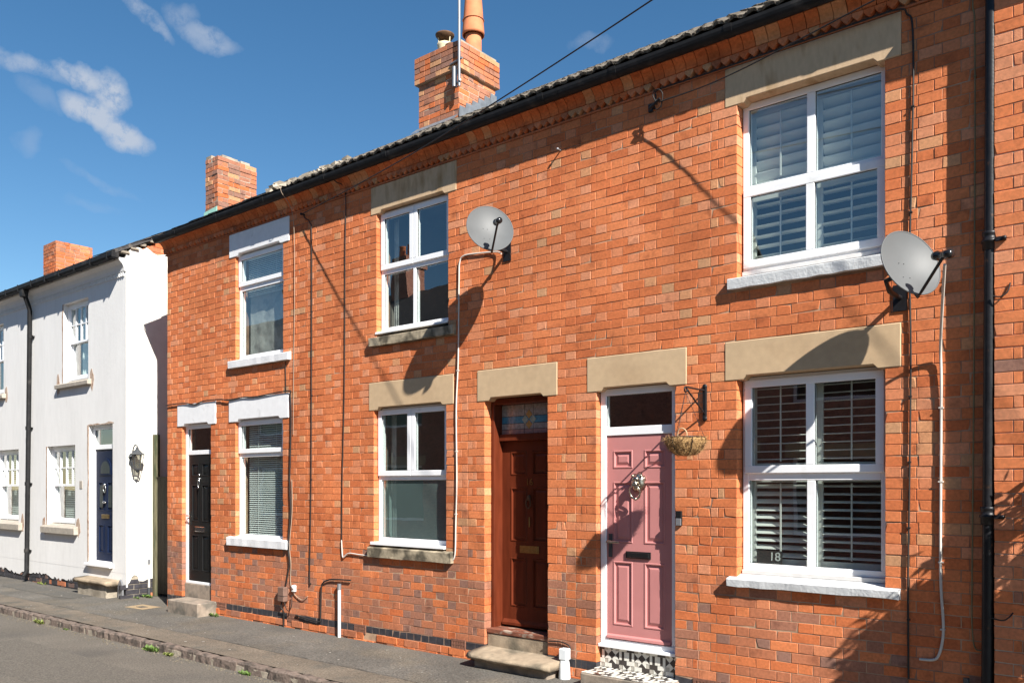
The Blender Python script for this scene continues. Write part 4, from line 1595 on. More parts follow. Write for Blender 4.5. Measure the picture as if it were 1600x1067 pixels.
# gable end wall: cream render with broken top edge, brick behind
gz = lambda y: 5.80 + .55 * (y + .05)
mb = MB()
mb.prism([(.242, .42), (6.2, .42), (6.2, gz(RIDGE_Y) - .55 * (6.2 - RIDGE_Y)), (RIDGE_Y, gz(RIDGE_Y)), (.242, gz(.242))], WX - .22, WX - .014, BR['k'], axis='x')
obj('gable_core', mb, hw)
top = [(.0, 5.93), (.02, 5.82), (.05, 5.90), (.09, 5.96), (.16, 6.0), (.24, 5.99), (.30, 5.97), (.36, 6.02), (.42, 5.99), (.48, 5.95), (.55, 5.93), (.66, 5.96), (.8, 6.0), (1.1, 6.1), (1.6, 6.4), (6.2, 6.4)]
mb = MB()
foot_ = [(6.2, .34), (.62, .33), (.50, .30), (.40, .31), (.30, .27), (.22, .28), (.20, .36), (.15, .39), (.10, .36), (.06, .27), (.03, .24), (.0, .22)]
mb.prism(top + foot_, WX - .013, WX + .004, render_cream, axis='x')
obj('gable_render', mb, hw)
mb = MB()
for n in range(66, 76):
    z = CZ0 + n * CH + .03
    e = 0.0 if n % 2 else -.1
    while e < 1.6:
        v, q = brick_geo(S_W - .008, CH - .01, .05, rng)
        if z < gz(e + .12) - .02:
            mb.add([(WX - .008 - b + .0, a + e + .12, c_ + z) for a, b, c_ in v], q, BR[rng.choice('aekghd')])
        e += S_W
tag(obj('gable_bricks', mb, hw), kind='stuff')
mb = MB()
for n in range(-3, 2):
    z = CZ0 + n * CH
    e = 0.0 if n % 2 else -.1
    while e < 1.0:
        v, q = brick_geo(S_W - .008, CH - .01, .05, rng)
        mb.add([(WX - .004 - b, a + e + .12, c_ + z) for a, b, c_ in v], q, rng.choice([blue_brick] * 9 + [BR['j'], BR['k']]))
        e += S_W
tag(obj('gable_plinth_bricks', mb, hw), kind='stuff')
# cornice, dentils, gutter, roof
prof = [(.05, 5.55), (-.03, 5.55), (-.035, 5.60), (-.06, 5.66), (-.12, 5.72), (-.125, 5.76), (.05, 5.76)]
obj('cornice', MB().prism(prof, WL, WX - .001, render_white, axis='x'), hw)
mb = MB()
xx = WL
while xx < WX - .08:
    mb.box(xx, xx + .036, -.026, .01, 5.475, 5.548, render_white)
    xx += .072
tag(obj('dentils', mb, hw), kind='stuff')
mb = MB()
mb.prism([(-.135, 5.765), (-.150, 5.735), (-.245, 5.735), (-.262, 5.765), (-.262, 5.835), (-.250, 5.835), (-.250, 5.760), (-.147, 5.760), (-.147, 5.83), (-.135, 5.83)], WL, WX + .03, black_plastic, axis='x')
mb.box(WX + .022, WX + .034, -.262, -.135, 5.74, 5.84, black_plastic)
g = obj('gutter', mb, hw)
xx = WL + .3
while xx < WX - .1:
    obj('gutter_bracket', MB().prism([(-.12, 5.74), (-.270, 5.725), (-.272, 5.845), (-.264, 5.845), (-.262, 5.735), (-.15, 5.732), (-.12, 5.765)], xx, xx + .035, black_plastic, axis='x'), g)
    xx += .62
mb = MB()
wr = lambda y: 5.86 + .55 * (y + .2)
mb.prism([(-.2, wr(-.2)), (RIDGE_Y, wr(RIDGE_Y)), (6.4, wr(RIDGE_Y) - .55 * (6.4 - RIDGE_Y)), (6.4, wr(RIDGE_Y) - .55 * (6.4 - RIDGE_Y) - .05), (RIDGE_Y, wr(RIDGE_Y) - .05), (-.2, wr(-.2) - .05)], WL, WX + .04, slate, axis='x')
rw_ = obj('roof', mb, hw)
r = random.Random(4)
for i in range(9):
    yy = -.22 + i * .26
    for xq in (WX - .10, WX - .38, WX - .66):
        mb = MB()
        mb.prism([(-.135, r.uniform(-.01, .01)), (.135 + r.uniform(-.03, .03), r.uniform(-.01, .01)), (.14 + r.uniform(-.03, .02), .42), (-.135, .42)], 0, .010, slate, axis='z')
        o = obj('roof_slate', mb, rw_)
        o.location = (xq + r.uniform(-.01, .01) + .02, yy, wr(yy) + .012 + r.uniform(0, .012))
        o.rotation_euler = (math.atan(.55) - .03, r.uniform(-.02, .02), r.uniform(-.02, .02))
mb = MB()
for i in range(14):
    yy = -.1 + i * .17
    s_ = r.uniform(.02, .04)
    mb.box(WX - .05, WX + .035 + r.uniform(-.02, .01), yy, yy + r.uniform(.08, .16), wr(yy) - .07, wr(yy) - .045 + r.uniform(0, .02), mortar_rough)
tag(obj('verge_mortar', mb, rw_), kind='stuff')
# chimney stacks of the white house
c1 = chimney(hw, -14.70, -14.28, 1.815, 2.66, 6.82, 8.10, [], 'khkihgkidhk', mortar_rough, rough=.008)
c1['label'] = 'worn square brick stack without pots above the alley'
mb = MB()
for i in range(11):
    a, b = r.uniform(-14.62, -14.37), r.uniform(1.92, 2.56)
    mb.box(a - .09, a + .09, b - .1, b + .1, 8.08, 8.135 + r.uniform(-.02, .03), mortar_rough)
obj('flaunching', mb, c1)
obj('green_flashing', MB().prism([(-14.74, 6.93), (-14.27, 7.00), (-14.27, 7.14), (-14.71, 7.10)], 1.790, 1.800, verdigris), c1)
c2 = chimney(hw, -23.05, -22.30, 2.21, 3.12, 7.05, 8.02, [], 'kdkekhd', mortar_rough)
c2['label'] = 'low orange brick stack on the white house roof'


def sash_window(house, x0, x1, z0, z1, yf=.085):
    room(house, x0, x1, z0, z1, room_m, 1.6, .245)
    w = obj('window', bars(MB(), x0 + .004, x1 - .004, z0 + .004, z1 - .002, .062, yf, yf + .11, upvc, wb=.05), house, .004)
    a, b, c, d = x0 + .066, x1 - .066, z0 + .054, z1 - .064
    zm = c + (d - c) * .50
    mb = bars(MB(), a, b, zm - .025, d, .038, yf + .012, yf + .05, upvc)
    n = 4
    for i in range(1, n):
        xx = a + .038 + (b - a - .076) * i / n
        mb.box(xx - .010, xx + .010, yf + .010, yf + .045, zm + .013, d - .038, upvc)
    zc = (zm + .013 + d - .038) / 2
    mb.box(a + .038, b - .038, yf + .0105, yf + .044, zc - .010, zc + .010, upvc)
    obj('sash', mb, w)
    obj('sash', bars(MB(), a, b, c, zm + .02, .045, yf + .055, yf + .095, upvc), w)
    mb = MB()
    mb.add([(a + .03, yf + .03, zm), (b - .03, yf + .03, zm), (b - .03, yf + .03, d - .03), (a + .03, yf + .03, d - .03)], [(0, 1, 2, 3)], glass)
    obj('pane', mb, w)
    mb = MB()
    mb.add([(a + .04, yf + .075, c + .03), (b - .04, yf + .075, c + .03), (b - .04, yf + .075, zm), (a + .04, yf + .075, zm)], [(0, 1, 2, 3)], glass)
    obj('pane', mb, w)
    return w


for k in ('up', 'lo', 'far', 'farup'):
    x0, x1, z0, z1 = WH[k]
    sash_window(hw, x0, x1, z0 + .04, z1)
    sx0, sx1 = {'up': (-16.775, -15.40), 'lo': (-17.41, -15.94), 'far': (-20.05, -18.46), 'farup': (-20.70, -19.30)}[k]
    hh = .10 if 'up' in k else .15
    mb = MB().prism([(.08, z0 - hh), (-.075, z0 - hh), (-.080, z0 - .03), (.08, z0 + .035)], sx0, sx1, sill_grey, axis='x')
    obj('sill', mb, hw, .006)
    # bare patches where the render has come away round the sill
    mb = MB()
    r = random.Random(k)
    for sx_, sg in ((sx0, -1), (sx1, 1)):
        pl = []
        for i in range(14):
            a = 2 * math.pi * i / 14
            pl.append((sx_ + sg * .01 + .085 * math.cos(a) * r.uniform(.7, 1.15), z0 - .02 + .20 * math.sin(a) * r.uniform(.7, 1.1)))
        mb.prism(pl, -.003, .004, bare_patch)
    # exposed edge along the left reveal
    pl = [(x0 - .03 - r.uniform(0, .03), z0 + i * (z1 - z0) / 9) for i in range(10)]
    mb.prism(pl + [(x0 + .002, z1), (x0 + .002, z0)], -.0025, .004, bare_patch)
    obj('bare_render', mb, hw)
vb = thing('venetian_blind', 'grey slatted blind in downstairs window beside the navy door', 'blind', (-16.66, .30, 1.2))
mb = MB()
zz = 1.22
while zz < 2.6:
    mb.box(-17.15, -16.15, .288, .300, zz, zz + .030, blind_white)
    zz += .042
tag(obj('slats', mb, vb), kind='stuff')
vb = thing('venetian_blind', 'grey slatted blind in the leftmost downstairs window', 'blind', (-19.2, .30, 1.2))
mb = MB()
zz = 1.22
while zz < 2.6:
    mb.box(-19.77, -18.75, .288, .300, zz, zz + .030, blind_white)
    zz += .042
tag(obj('slats', mb, vb), kind='stuff')
drape('white curtain at left inside the upstairs window of white house', -16.48, -16.18, 3.9, 5.25, .32, blind_white, 4)
# navy door
x0, x1, z0, z1 = WH['door']
yf = .075
mb = bars(MB(), x0 + .004, x1 - .004, .535, z1 - .002, .075, yf, yf + .08, upvc, wb=.04)
mb.box(x0 + .079, x1 - .079, yf + .001, yf + .079, 2.560, 2.640, upvc)
df = obj('door_frame', mb, hw, .004)
room(hw, x0 + .01, x1 - .01, .54, 2.97, room_m, 1.6, .245)
pane(df, x0 + .079, x1 - .079, 2.64, z1 - .077, yf + .03)
lx0, lx1 = x0 + .081, x1 - .081
pa, pb, pc, pd = fr(lx0, lx1, (.14, .42, .58, .86))
dn = panelled_leaf('front_door', hw, lx0, lx1, .578, 2.556, yf + .02, navy, [(pa, pb, .72, 1.22), (pc, pd, .72, 1.22), (pa, pb, 1.47, 1.98), (pc, pd, 1.47, 1.98)], .006, .04)
dn['label'] = 'navy front door with arched light'
mb = MB()
xm = (lx0 + lx1) / 2
arch = [(xm - .22, 2.10), (xm + .22, 2.10)] + [(xm + .22 * math.cos(a), 2.18 + .22 * math.sin(a)) for a in [math.pi * i / 12 for i in range(13)]]
mb.prism(arch, yf + .008, yf + .021, navy)
arch = [(xm - .17, 2.13), (xm + .17, 2.13)] + [(xm + .17 * math.cos(a), 2.18 + .17 * math.sin(a)) for a in [math.pi * i / 12 for i in range(13)]]
mb.prism(arch, yf + .004, yf + .0075, dark_light)
obj('arched_light', mb, dn)
mb = MB()
for a, b in ((pa + .04, pb - .04), (pc + .04, pd - .04)):
    mb.box(a, b, yf + .014, yf + .019, 1.53, 1.92, dark_light)
obj('side_light', mb, dn)
obj('letterbox', MB().box(xm - .14, xm + .14, yf + .004, yf + .02, 1.335, 1.405, brass), dn, .004)
mb = MB()
mb.tube([(xm + .045 * math.cos(a), yf - .005, 1.86 + .065 * math.sin(a)) for a in [2 * math.pi * i / 16 for i in range(17)]], .011, chrome, 8, False)
ball(mb, (xm, yf, 1.93), .028, chrome)
obj('door_knocker', mb, dn)
mb = MB()
ball(mb, (xm, yf, 1.62), .036, chrome, 1.6, .6)
obj('door_knob', mb, dn)
obj('door_ledge', MB().box(x0 - .05, x1 + .02, -.07, yf + .03, .488, .533, upvc), df, .006)
mb = MB()
r = random.Random(5)
pl = [(x0 - .035 - r.uniform(0, .03), .55 + i * .245) for i in range(11)]
mb.prism(pl + [(x0 + .002, 3.0), (x0 + .002, .55)], -.0025, .004, bare_patch)
pl = [(x0 - .04 + i * .1, 3.0 + r.uniform(.0, .035)) for i in range(11)]
mb.prism([(x0 - .04, 2.992), (x1 + .03, 2.992)] + pl[::-1], -.0028, .004, bare_patch)
obj('bare_render', mb, hw)
mb = MB()
rows3 = []
for i in range(9):
    t = i / 8
    xx = -15.58 + 1.30 * t
    rows3.append([(xx, .03, .30), (xx, -.22, .285), (xx, -.262 + r.uniform(-.01, .01), .262), (xx, -.250 + r.uniform(-.01, .01), .215), (xx, .03, .21)])
v = [p for rw in rows3 for p in rw]
mb.add(v, [(i * 5 + a, (i + 1) * 5 + a, (i + 1) * 5 + a + 1, i * 5 + a + 1) for i in range(8) for a in range(4)] + [tuple(range(5)), tuple(40 + a for a in range(4, -1, -1))], step_stone, True)
ds = obj('doorstep', mb, hw)
obj('step_base', MB().box(-15.50, -14.42, -.20, .03, -.1, .209, mortar_rough), ds, .01)
tag(obj('number_plate', MB().box(-15.87, -15.76, -.008, .0, 1.86, 2.0, sill_grey), None, .002), 'small grey house number plate beside the navy door', 'number plate')
# drainpipe of the white house
dpw = thing('drainpipe', 'dark grey drainpipe running down the white house front', 'drainpipe', (-18.1, -.06, 0))
mb = MB()
mb.tube([(-17.86, -.20, 5.74), (-17.86, -.19, 5.66), (-17.90, -.10, 5.46), (-17.91, -.07, 5.36), (-17.99, -.06, 3.4), (-18.06, -.06, 1.2), (-18.09, -.06, .22), (-18.09, -.12, .12)], .044, black_plastic, 12)
obj('pipe', mb, dpw)
mb = MB()
mb.prism([(-17.95, 5.74), (-17.77, 5.74), (-17.80, 5.60), (-17.92, 5.60)], -.255, -.14, black_plastic)
obj('outlet', mb, dpw, .008)
for zz, xx in ((4.85, -17.93), (3.05, -18.01), (1.95, -18.045), (.62, -18.08)):
    mb = MB()
    mb.tube([(xx, -.06, zz - .035), (xx, -.06, zz + .035)], .052, black_plastic, 12)
    mb.box(xx - .075, xx + .075, -.02, .002, zz - .018, zz + .018, black_plastic)
    obj('pipe_clip', mb, dpw)
# lantern on the gable end
ln = thing('wall_lantern', 'grey carriage lantern on the white gable beside the alley', 'lantern', (-14.0, .10, 2.2))
mb = MB()
mb.lathe([(.001, .03), (.035, .028), (.05, .012), (.055, 0)], (WX + .004, .09, 2.40), lamp_grey, 14, (1, 0, 0))
cx, cy = WX + .19, .10
mb.tube([(WX + .02, .09, 2.42), (WX + .08, .09, 2.56), (WX + .13, .095, 2.61), (cx, .10, 2.58), (cx, .10, 2.54)], .011, lamp_grey, 8)
mb.tube([(WX + .02, .09, 2.38), (WX + .10, .09, 2.36), (WX + .14, .09, 2.44)], .008, lamp_grey, 8)
obj('bracket', mb, ln)
mb = MB()
mb.lathe([(.001, .29), (.02, .285), (.03, .25), (.09, .19), (.135, .165), (.135, .155), (.10, .155)], (cx, cy, 2.28), lamp_grey, 6, smooth=False)
mb.lathe([(.055, -.03), (.065, -.03), (.065, -.015), (.055, -.015)], (cx, cy, 2.22), lamp_grey, 6, smooth=False)
for i in range(6):
    a = 2 * math.pi * i / 6
    ux, uy = Vector((0, 0, 1)).cross(Vector((1, 0, 0))), 0
    pass
    mb.tube([(cx + .058 * math.cos(a), cy + .058 * math.sin(a), 2.20), (cx + .104 * math.cos(a), cy + .104 * math.sin(a), 2.44)], .0065, lamp_grey, 6)
ball(mb, (cx, cy, 2.16), .022, lamp_grey, 1, 1.3)
obj('cage', mb, ln)
mb = MB()
mb.lathe([(.054, .0), (.096, .235)], (cx, cy, 2.205), glass_mat('lantern_glass', (.8, .8, .74), .05, .18, (.4, .39, .33)), 6, smooth=False)
obj('glass', mb, ln)

# ================================================================ ALLEY GATE
gt = thing('alley_gate', 'dark weathered timber gate across the alley beside white gable', 'gate', (-13.4, .5, 0))
obj('post', MB().box(WX + .006, WX + .09, .46, .555, 0, 2.80, wood_olive), gt, .006)
obj('post', MB().box(-12.86, -12.765, .46, .555, 0, 2.30, wood_dark), gt, .006)
xx = WX + .10
while xx < -12.88:
    obj('gate_board', MB().box(xx, xx + .118, .50 + rng.uniform(-.003, .003), .522, .05, 2.07, wood_dark), gt, .003)
    xx += .124
for zz in (.35, 1.1, 1.85):
    obj('gate_rail', MB().box(WX + .095, -12.865, .524, .56, zz, zz + .11, wood_dark), gt)
vp = tag(obj('vent_pipe', MB().tube([(WX + .035, .385, .02), (WX + .035, .385, .16)], .026, lamp_grey, 10).tube([(WX + .035, .385, .15), (WX + .035, .385, .56)], .019, cable_white, 10).tube([(WX + .035, .385, .56), (WX + .035, .385, .64)], .024, galv, 10), None), 'short cream pipe standing against white gable by the gate', 'pipe')
mb = MB().prism([(-14.30, 0), (-14.13, 0), (-14.13, .19), (-14.165, .28), (-14.215, .33), (-14.265, .28), (-14.30, .19)], -.06, -.03, galv)
tag(obj('cable_guard', mb, None, .006), 'pointed grey metal guard at foot of the white house corner', 'cable guard')

# ================================================================ SATELLITE DISHES
def dish(label, c, n, wallpt, lnb_col, arm_side=0):
    t = thing('satellite_dish', label, 'satellite dish', (wallpt[0], 0, wallpt[2]), 'grey satellite dishes on the brick wall')
    c = Vector(c)
    n = Vector(n).normalized()
    up = (Vector((0, 0, 1)) - n * n.z).normalized()
    rt = up.cross(n).normalized()
    A, B, dp_ = .240, .258, .055
    mb = MB()
    nr, na = 9, 40
    front, back = [], []
    for i in range(nr + 1):
        q = i / nr
        for k in range(na):
            a = 2 * math.pi * k / na
            p = c + rt * (A * q * math.cos(a)) + up * (B * q * math.sin(a)) + n * (dp_ * (q * q - 1))
            front.append(p)
            back.append(p - n * .006)
    f = [(i * na + k, i * na + (k + 1) % na, (i + 1) * na + (k + 1) % na, (i + 1) * na + k) for i in range(nr) for k in range(na)]
    mb.add(front, f, dish_grey, True)
    mb.add(back, f, dish_dark, True)
    rim = []
    for k in range(na + 1):
        a = 2 * math.pi * k / na
        rim.append(c + rt * (A * math.cos(a)) + up * (B * math.sin(a)) - n * .004)
    mb.tube(rim, .006, dish_grey, 6, False)
    me = mb.mesh('reflector')
    obj('reflector', me, t)
    for a, b in ((-.06, .02), (-.015, .02), (-.06, -.10), (.0, -.10)):
        q2 = (a / A) ** 2 + (b / B) ** 2
        p = c + rt * a + up * b + n * (dp_ * (q2 - 1) + .001)
        obj('bolt', MB().lathe([(.0035, 0), (.003, .003), (.0005, .0035)], p, gasket, 8, n), t)
    # feed arm and LNB
    foot_p = c - up * (B + .012) - n * .02
    tip = c + n * .27 - up * .135
    mb = MB()
    mb.tube([c - up * (B * .55) - n * .075, foot_p, foot_p + (tip - foot_p) * .2, tip], .011, black_gloss, 8)
    obj('feed_arm', mb, t)
    mb = MB()
    ax = (c - tip).normalized()
    mb.lathe([(.001, .075), (.028, .074), (.034, .045), (.024, .03), (.022, -.02), (.030, -.03), (.030, -.085), (.001, -.087)], tip + up * .02, lnb_col, 14, ax)
    obj('receiver', mb, t)
    # pole mount and wall plate
    wp = Vector(wallpt)
    bk = c - n * .10 - up * .03
    mb = MB()
    el = Vector((wp.x, bk.y, wp.z))
    mb.tube([(wp.x, -.004, wp.z), (wp.x, bk.y * .75, wp.z), el + Vector((0, 0, .06)), bk], .019, black_iron, 10)
    mb.tube([c - n * .088, bk - n * .02], .036, black_iron, 10)
    mb.box(wp.x - .05, wp.x + .05, -.012, .0, wp.z - .10, wp.z + .10, black_iron)
    obj('mount', mb, t)
    return c, n, up, rt, tip


dn_ = (.78, -.55, .32)
d1 = dish('grey satellite dish beside the smaller upstairs window, above the brown door', (-5.575, -.45, 4.520), dn_, (-5.72, 0, 4.40), black_gloss)
d2 = dish('grey satellite dish at corner of the big shuttered upstairs window', (-1.615, -.43, 3.515), dn_, (-1.80, 0, 3.36), black_gloss)

# ================================================================ CABLES AND PIPES
def smooth(pts, n=6):
    pts = [Vector(p) for p in pts]
    out = []
    for i in range(len(pts) - 1):
        p0, p1, p2, p3 = pts[max(i - 1, 0)], pts[i], pts[i + 1], pts[min(i + 2, len(pts) - 1)]
        for k in range(n):
            t = k / n
            out.append(.5 * ((2 * p1) + (p2 - p0) * t + (2 * p0 - 5 * p1 + 4 * p2 - p3) * t * t + (3 * p1 - p0 - 3 * p2 + p3) * t ** 3))
    return out + [pts[-1]]


def cable(label, pts, r, mat, y=-.014, wob=.003, clips=(), name='cable', cat='cable'):
    rr = random.Random(label)
    p3 = [(p[0] + rr.uniform(-wob, wob), y if len(p) == 2 else p[1], p[-1]) for p in pts]
    mb = MB().tube(smooth(p3), r, mat, 7)
    o = obj(name, mb)
    tag(o, label, cat, 'cables fixed to the house fronts')
    for cx, cz in clips:
        obj('clip', MB().box(cx - r * 1.5, cx + r * 1.5, y - r * 1.3, .002, cz - .005, cz + .005, mat), o)
    return o


cable('thin cream wire hanging from the gutter right of the white upstairs lintel', [(-9.393, -.24, 5.86), (-9.395, -.235, 5.78), (-9.40, -.05, 5.5), (-9.407, -.02, 4.56), (-9.435, -.012, 3.62), (-9.45, -.012, 2.6)], .0035, cable_tan)
cable('black cable draped over white lintels of the black-door house and down the wall', [(-12.745, 3.19), (-12.607, 3.195), (-12.2, 3.19), (-11.9, 3.155), (-11.637, 3.19), (-11.2, 3.185), (-10.983, 3.16), (-10.6, 3.178), (-10.308, 3.165), (-9.563, 3.194), (-9.50, 3.128), (-9.476, 2.764), (-9.506, 1.99), (-9.492, 1.56), (-9.549, 1.126), (-9.52, .868), (-9.60, .56)], .009, cable_black, -.024)
cable('pale cable beside the black one down to the meter box', [(-9.478, 2.0), (-9.468, 1.56), (-9.522, 1.12), (-9.497, .868), (-9.50, .60), (-9.42, .47), (-9.25, .40), (-9.13, .46)], .0048, cable_tan)
cable('short black cable under the white upstairs sill', [(-9.62, 3.60), (-9.606, 3.19)], .005, cable_black)
cable('dark vertical cable between the blinded window and stained-glass door house', [(-9.235, 5.53), (-9.185, 5.45), (-9.085, 5.37), (-9.049, 5.1), (-9.049, 3.25), (-9.063, 1.9), (-9.09, .74), (-9.063, .634)], .0065, cable_black, clips=((-9.049, 4.2), (-9.05, 3.1), (-9.06, 2.0)))
cable('dark vertical cable left of the window with small dish, ending in white tail', [(-8.487, -.20, 5.84), (-8.40, -.14, 5.72), (-8.362, -.02, 5.60), (-8.375, -.012, 4.81), (-8.387, -.012, 3.2), (-8.425, -.012, 1.99), (-8.437, -.012, 1.22)], .006, cable_black)
cable('white cable tail looping to the stone sill', [(-8.437, 1.23), (-8.425, 1.04), (-8.395, 1.015), (-8.30, 1.068), (-8.1, 1.062), (-7.87, 1.057)], .008, cable_white)
cable('white cable from small dish down beside the downstairs window', [(-5.72, -.10, 4.36), (-5.86, -.02, 4.42), (-6.147, -.014, 4.455), (-6.34, -.014, 4.462), (-6.40, -.014, 4.40), (-6.412, -.014, 4.2), (-6.424, -.014, 3.335), (-6.453, -.014, 2.765), (-6.446, -.014, 2.0), (-6.458, -.014, 1.5), (-6.473, -.014, 1.15), (-6.532, -.014, 1.065)], .0085, cable_white, wob=.002, clips=((-6.415, 4.0), (-6.43, 3.2), (-6.45, 2.3), (-6.46, 1.6)))
cable('black cable running under the dog-tooth course and down right of shuttered windows', [(-3.86, -.10, 5.40), (-3.90, -.06, 5.50), (-3.86, -.052, 5.556), (-3.4, -.052, 5.556), (-2.3, -.052, 5.556), (-1.82, -.05, 5.556), (-1.742, -.02, 5.51), (-1.713, -.014, 5.42), (-1.706, -.014, 5.0), (-1.720, -.014, 4.2), (-1.728, -.014, 3.6), (-1.724, -.014, 2.9), (-1.733, -.014, 1.9), (-1.738, -.014, 1.23), (-1.736, -.014, .45)], .0075, cable_black, clips=((-1.707, 4.8), (-1.722, 4.0), (-1.726, 2.6), (-1.731, 2.1), (-1.735, 1.6), (-1.737, .9)))
tp = d2[4]
cable('white cable hanging from the larger dish past the downstairs shuttered window', [(tp.x + .01, tp.y, tp.z - .05), (-1.44, -.30, 3.20), (-1.505, -.06, 2.95), (-1.509, -.02, 2.68), (-1.513, -.016, 1.91), (-1.513, -.016, 1.24), (-1.495, -.016, .90), (-1.502, -.016, .76), (-1.53, -.016, .65), (-1.57, -.016, .615), (-1.66, -.016, .61)], .0105, cable_white, wob=.001, clips=((-1.51, 2.5), (-1.513, 1.95), (-1.513, 1.35), (-1.50, .85)))
cable('olive wire clipped down the wall just left of black drainpipe', [(-1.306, 5.6), (-1.300, 5.4), (-1.287, 5.28), (-1.284, 4.5), (-1.290, 3.4), (-1.296, 2.47), (-1.304, 1.26), (-1.304, .89), (-1.285, .74), (-1.24, .727)], .0055, cable_olive, clips=((-1.285, 4.9), (-1.285, 4.2), (-1.29, 3.3), (-1.295, 2.6), (-1.30, 1.8), (-1.304, 1.2)))
cable('black cable looping from the pavement below to the white vent pipe', [(-9.38, .19), (-9.15, .165), (-8.90, .150), (-8.855, .20), (-8.836, .577), (-8.80, .66), (-8.72, .70), (-8.60, .722), (-8.25, .733)], .0095, cable_black, -.022)
cable('black cable from brown door threshold to white plastic boot', [(-5.16, .335), (-5.02, .345), (-4.92, .325), (-4.895, .28), (-4.93, .17), (-4.93, .14)], .007, cable_black, -.016)


def wire(label, pts, r=.006):
    o = obj('overhead_wire', MB().tube(smooth(pts, 12), r, cable_black, 6))
    return tag(o, label, 'wire', 'overhead telephone wires')


wire('overhead wire crossing in front of tall chimney', [(-9.20, -.05, 5.50), (-7.5, -.45, 5.435), (-5.78, -.85, 5.415), (-3.1, -1.5, 5.46), (.5, -2.35, 5.63), (6, -3.6, 6.1), (12, -4.9, 7.0)])
wire('overhead wire leaving the bracket beside the big upstairs window', [(-3.84, -.10, 5.415), (-3.11, -.24, 5.375), (-1.9, -.52, 5.42), (.5, -1.05, 5.55), (6, -2.6, 6.2), (12, -4.8, 7.0)], .0055)
pole = tag(obj('telegraph_pole', MB().tube([(12, -4.9, -.12), (12, -4.9, 7.6)], [.15, .11], wood_dark, 12), None), 'tall timber telegraph pole standing along the street out of view', 'pole')
# telephone bracket
tb = thing('wire_bracket', 'black telephone wire bracket under the dog-tooth course', 'bracket', (-3.9, 0, 5.42))
mb = MB()
mb.box(-4.0, -3.955, -.02, .002, 5.395, 5.465, gasket)
obj('plate', mb, tb)
mb = MB()
mb.tube([(-3.94, -.005, 5.42), (-3.93, -.09, 5.42)], .012, black_iron, 8)
mb.tube([(-3.95, -.09, 5.385), (-3.82, -.12, 5.435)], .013, black_iron, 8)
mb.tube(smooth([(-3.87, -.10, 5.42), (-3.90, -.11, 5.50), (-3.85, -.12, 5.53), (-3.80, -.11, 5.48), (-3.82, -.10, 5.38), (-3.87, -.09, 5.36), (-3.90, -.09, 5.40)]), .005, cable_black, 6)
obj('insulator', mb, tb)
mb = MB().tube([(-5.02, .0, 5.30), (-5.02, -.05, 5.30)], .008, galv, 6)
ball(mb, (-5.02, -.055, 5.30), .014, galv)
tag(obj('eye_bolt', mb), 'small metal eye bolt high on wall left of the wire bracket', 'eye bolt')
mb = MB().tube([(-9.21, .0, 5.50), (-9.21, -.06, 5.50)], .010, black_iron, 6)
ball(mb, (-9.21, -.06, 5.50), .018, black_iron)
tag(obj('eye_bolt', mb), 'black eye bolt holding the overhead wire below the eaves', 'eye bolt')
for i, (a, b) in enumerate(((-1.78, 2.75), (-1.80, 4.72), (-1.785, 5.25))):
    pass
# main black drainpipe in the corner
dpp = thing('drainpipe', 'black iron drainpipe between the shuttered house and the paler brick house', 'drainpipe', (-1.20, -.07, 0))
obj('pipe', MB().tube([(-1.168, -.082, 5.80), (-1.172, -.082, 5.0), (-1.182, -.082, 3.0), (-1.196, -.082, .5), (-1.200, -.082, -.02)], .037, black_iron, 16), dpp)
for zz, xx in ((3.66, -1.179), (1.70, -1.190), (.05, -1.199)):
    mb = MB()
    mb.lathe([(.037, -.06), (.046, -.055), (.047, -.012), (.055, -.008), (.056, .010), (.047, .014), (.046, .045), (.050, .05), (.050, .07), (.038, .072)], (xx, -.082, zz), black_iron, 18)
    obj('collar', mb, dpp)
    mb = MB()
    mb.box(xx + .045, xx + .11, -.135, -.112, zz - .014, zz + .014, black_iron)
    ball(mb, (xx + .10, -.135, zz), .016, black_iron)
    obj('fixing', mb, dpp)
mb = MB().tube(smooth([(-1.15, -.13, 3.26), (-1.10, -.135, 3.25), (-1.06, -.13, 3.28), (-1.045, -.12, 3.34)]), .0055, cable_black, 6)
tag(obj('wire_stub', mb), 'short wire stub poking from the paler brick right of drainpipe, upper', 'wire')
mb = MB().tube(smooth([(-1.16, -.13, .985), (-1.09, -.14, .975), (-1.05, -.14, 1.0), (-1.03, -.115, 1.03)]), .0055, cable_black, 6)
tag(obj('wire_stub', mb), 'short wire stub poking from the paler brick right of drainpipe, lower', 'wire')
tag(obj('pipe_stub', MB().tube([(-1.335, -.05, -.02), (-1.335, -.05, .52)], .021, lamp_grey, 10), None), 'grey pipe stub at foot of wall left of black drainpipe', 'pipe')
# white gas vent pipe, meter box, plastic boot
vp = thing('vent_pipe', 'white plastic vent pipe standing against wall below window with stone sill', 'pipe', (-8.464, -.03, 0))
obj('pipe', MB().tube([(-8.464, -.030, -.01), (-8.464, -.030, .63)], .021, M('white_pvc_pipe', (.70, .68, .66), .5, .06), 12), vp)
obj('cap', MB().tube([(-8.464, -.030, .60), (-8.464, -.030, .675)], .026, galv, 12), vp)
bx = thing('junction_box', 'brown cable box on wall below blinded downstairs window', 'cable box', (-9.64, 0, .35))
mb = MB().box(-9.720, -9.575, -.075, .0, .345, .548, M('brown_box_paint', (.17, .10, .075), .7, .15, 12))
obj('box', mb, bx, .012)
obj('lid_line', MB().box(-9.722, -9.573, -.0765, -.01, .425, .430, gasket), bx)
obj('cable_tail', MB().tube(smooth([(-9.66, -.04, .345), (-9.67, -.05, .27), (-9.64, -.03, .22), (-9.645, -.02, .12), (-9.65, -.02, .0)]), .009, cable_black, 7), bx)
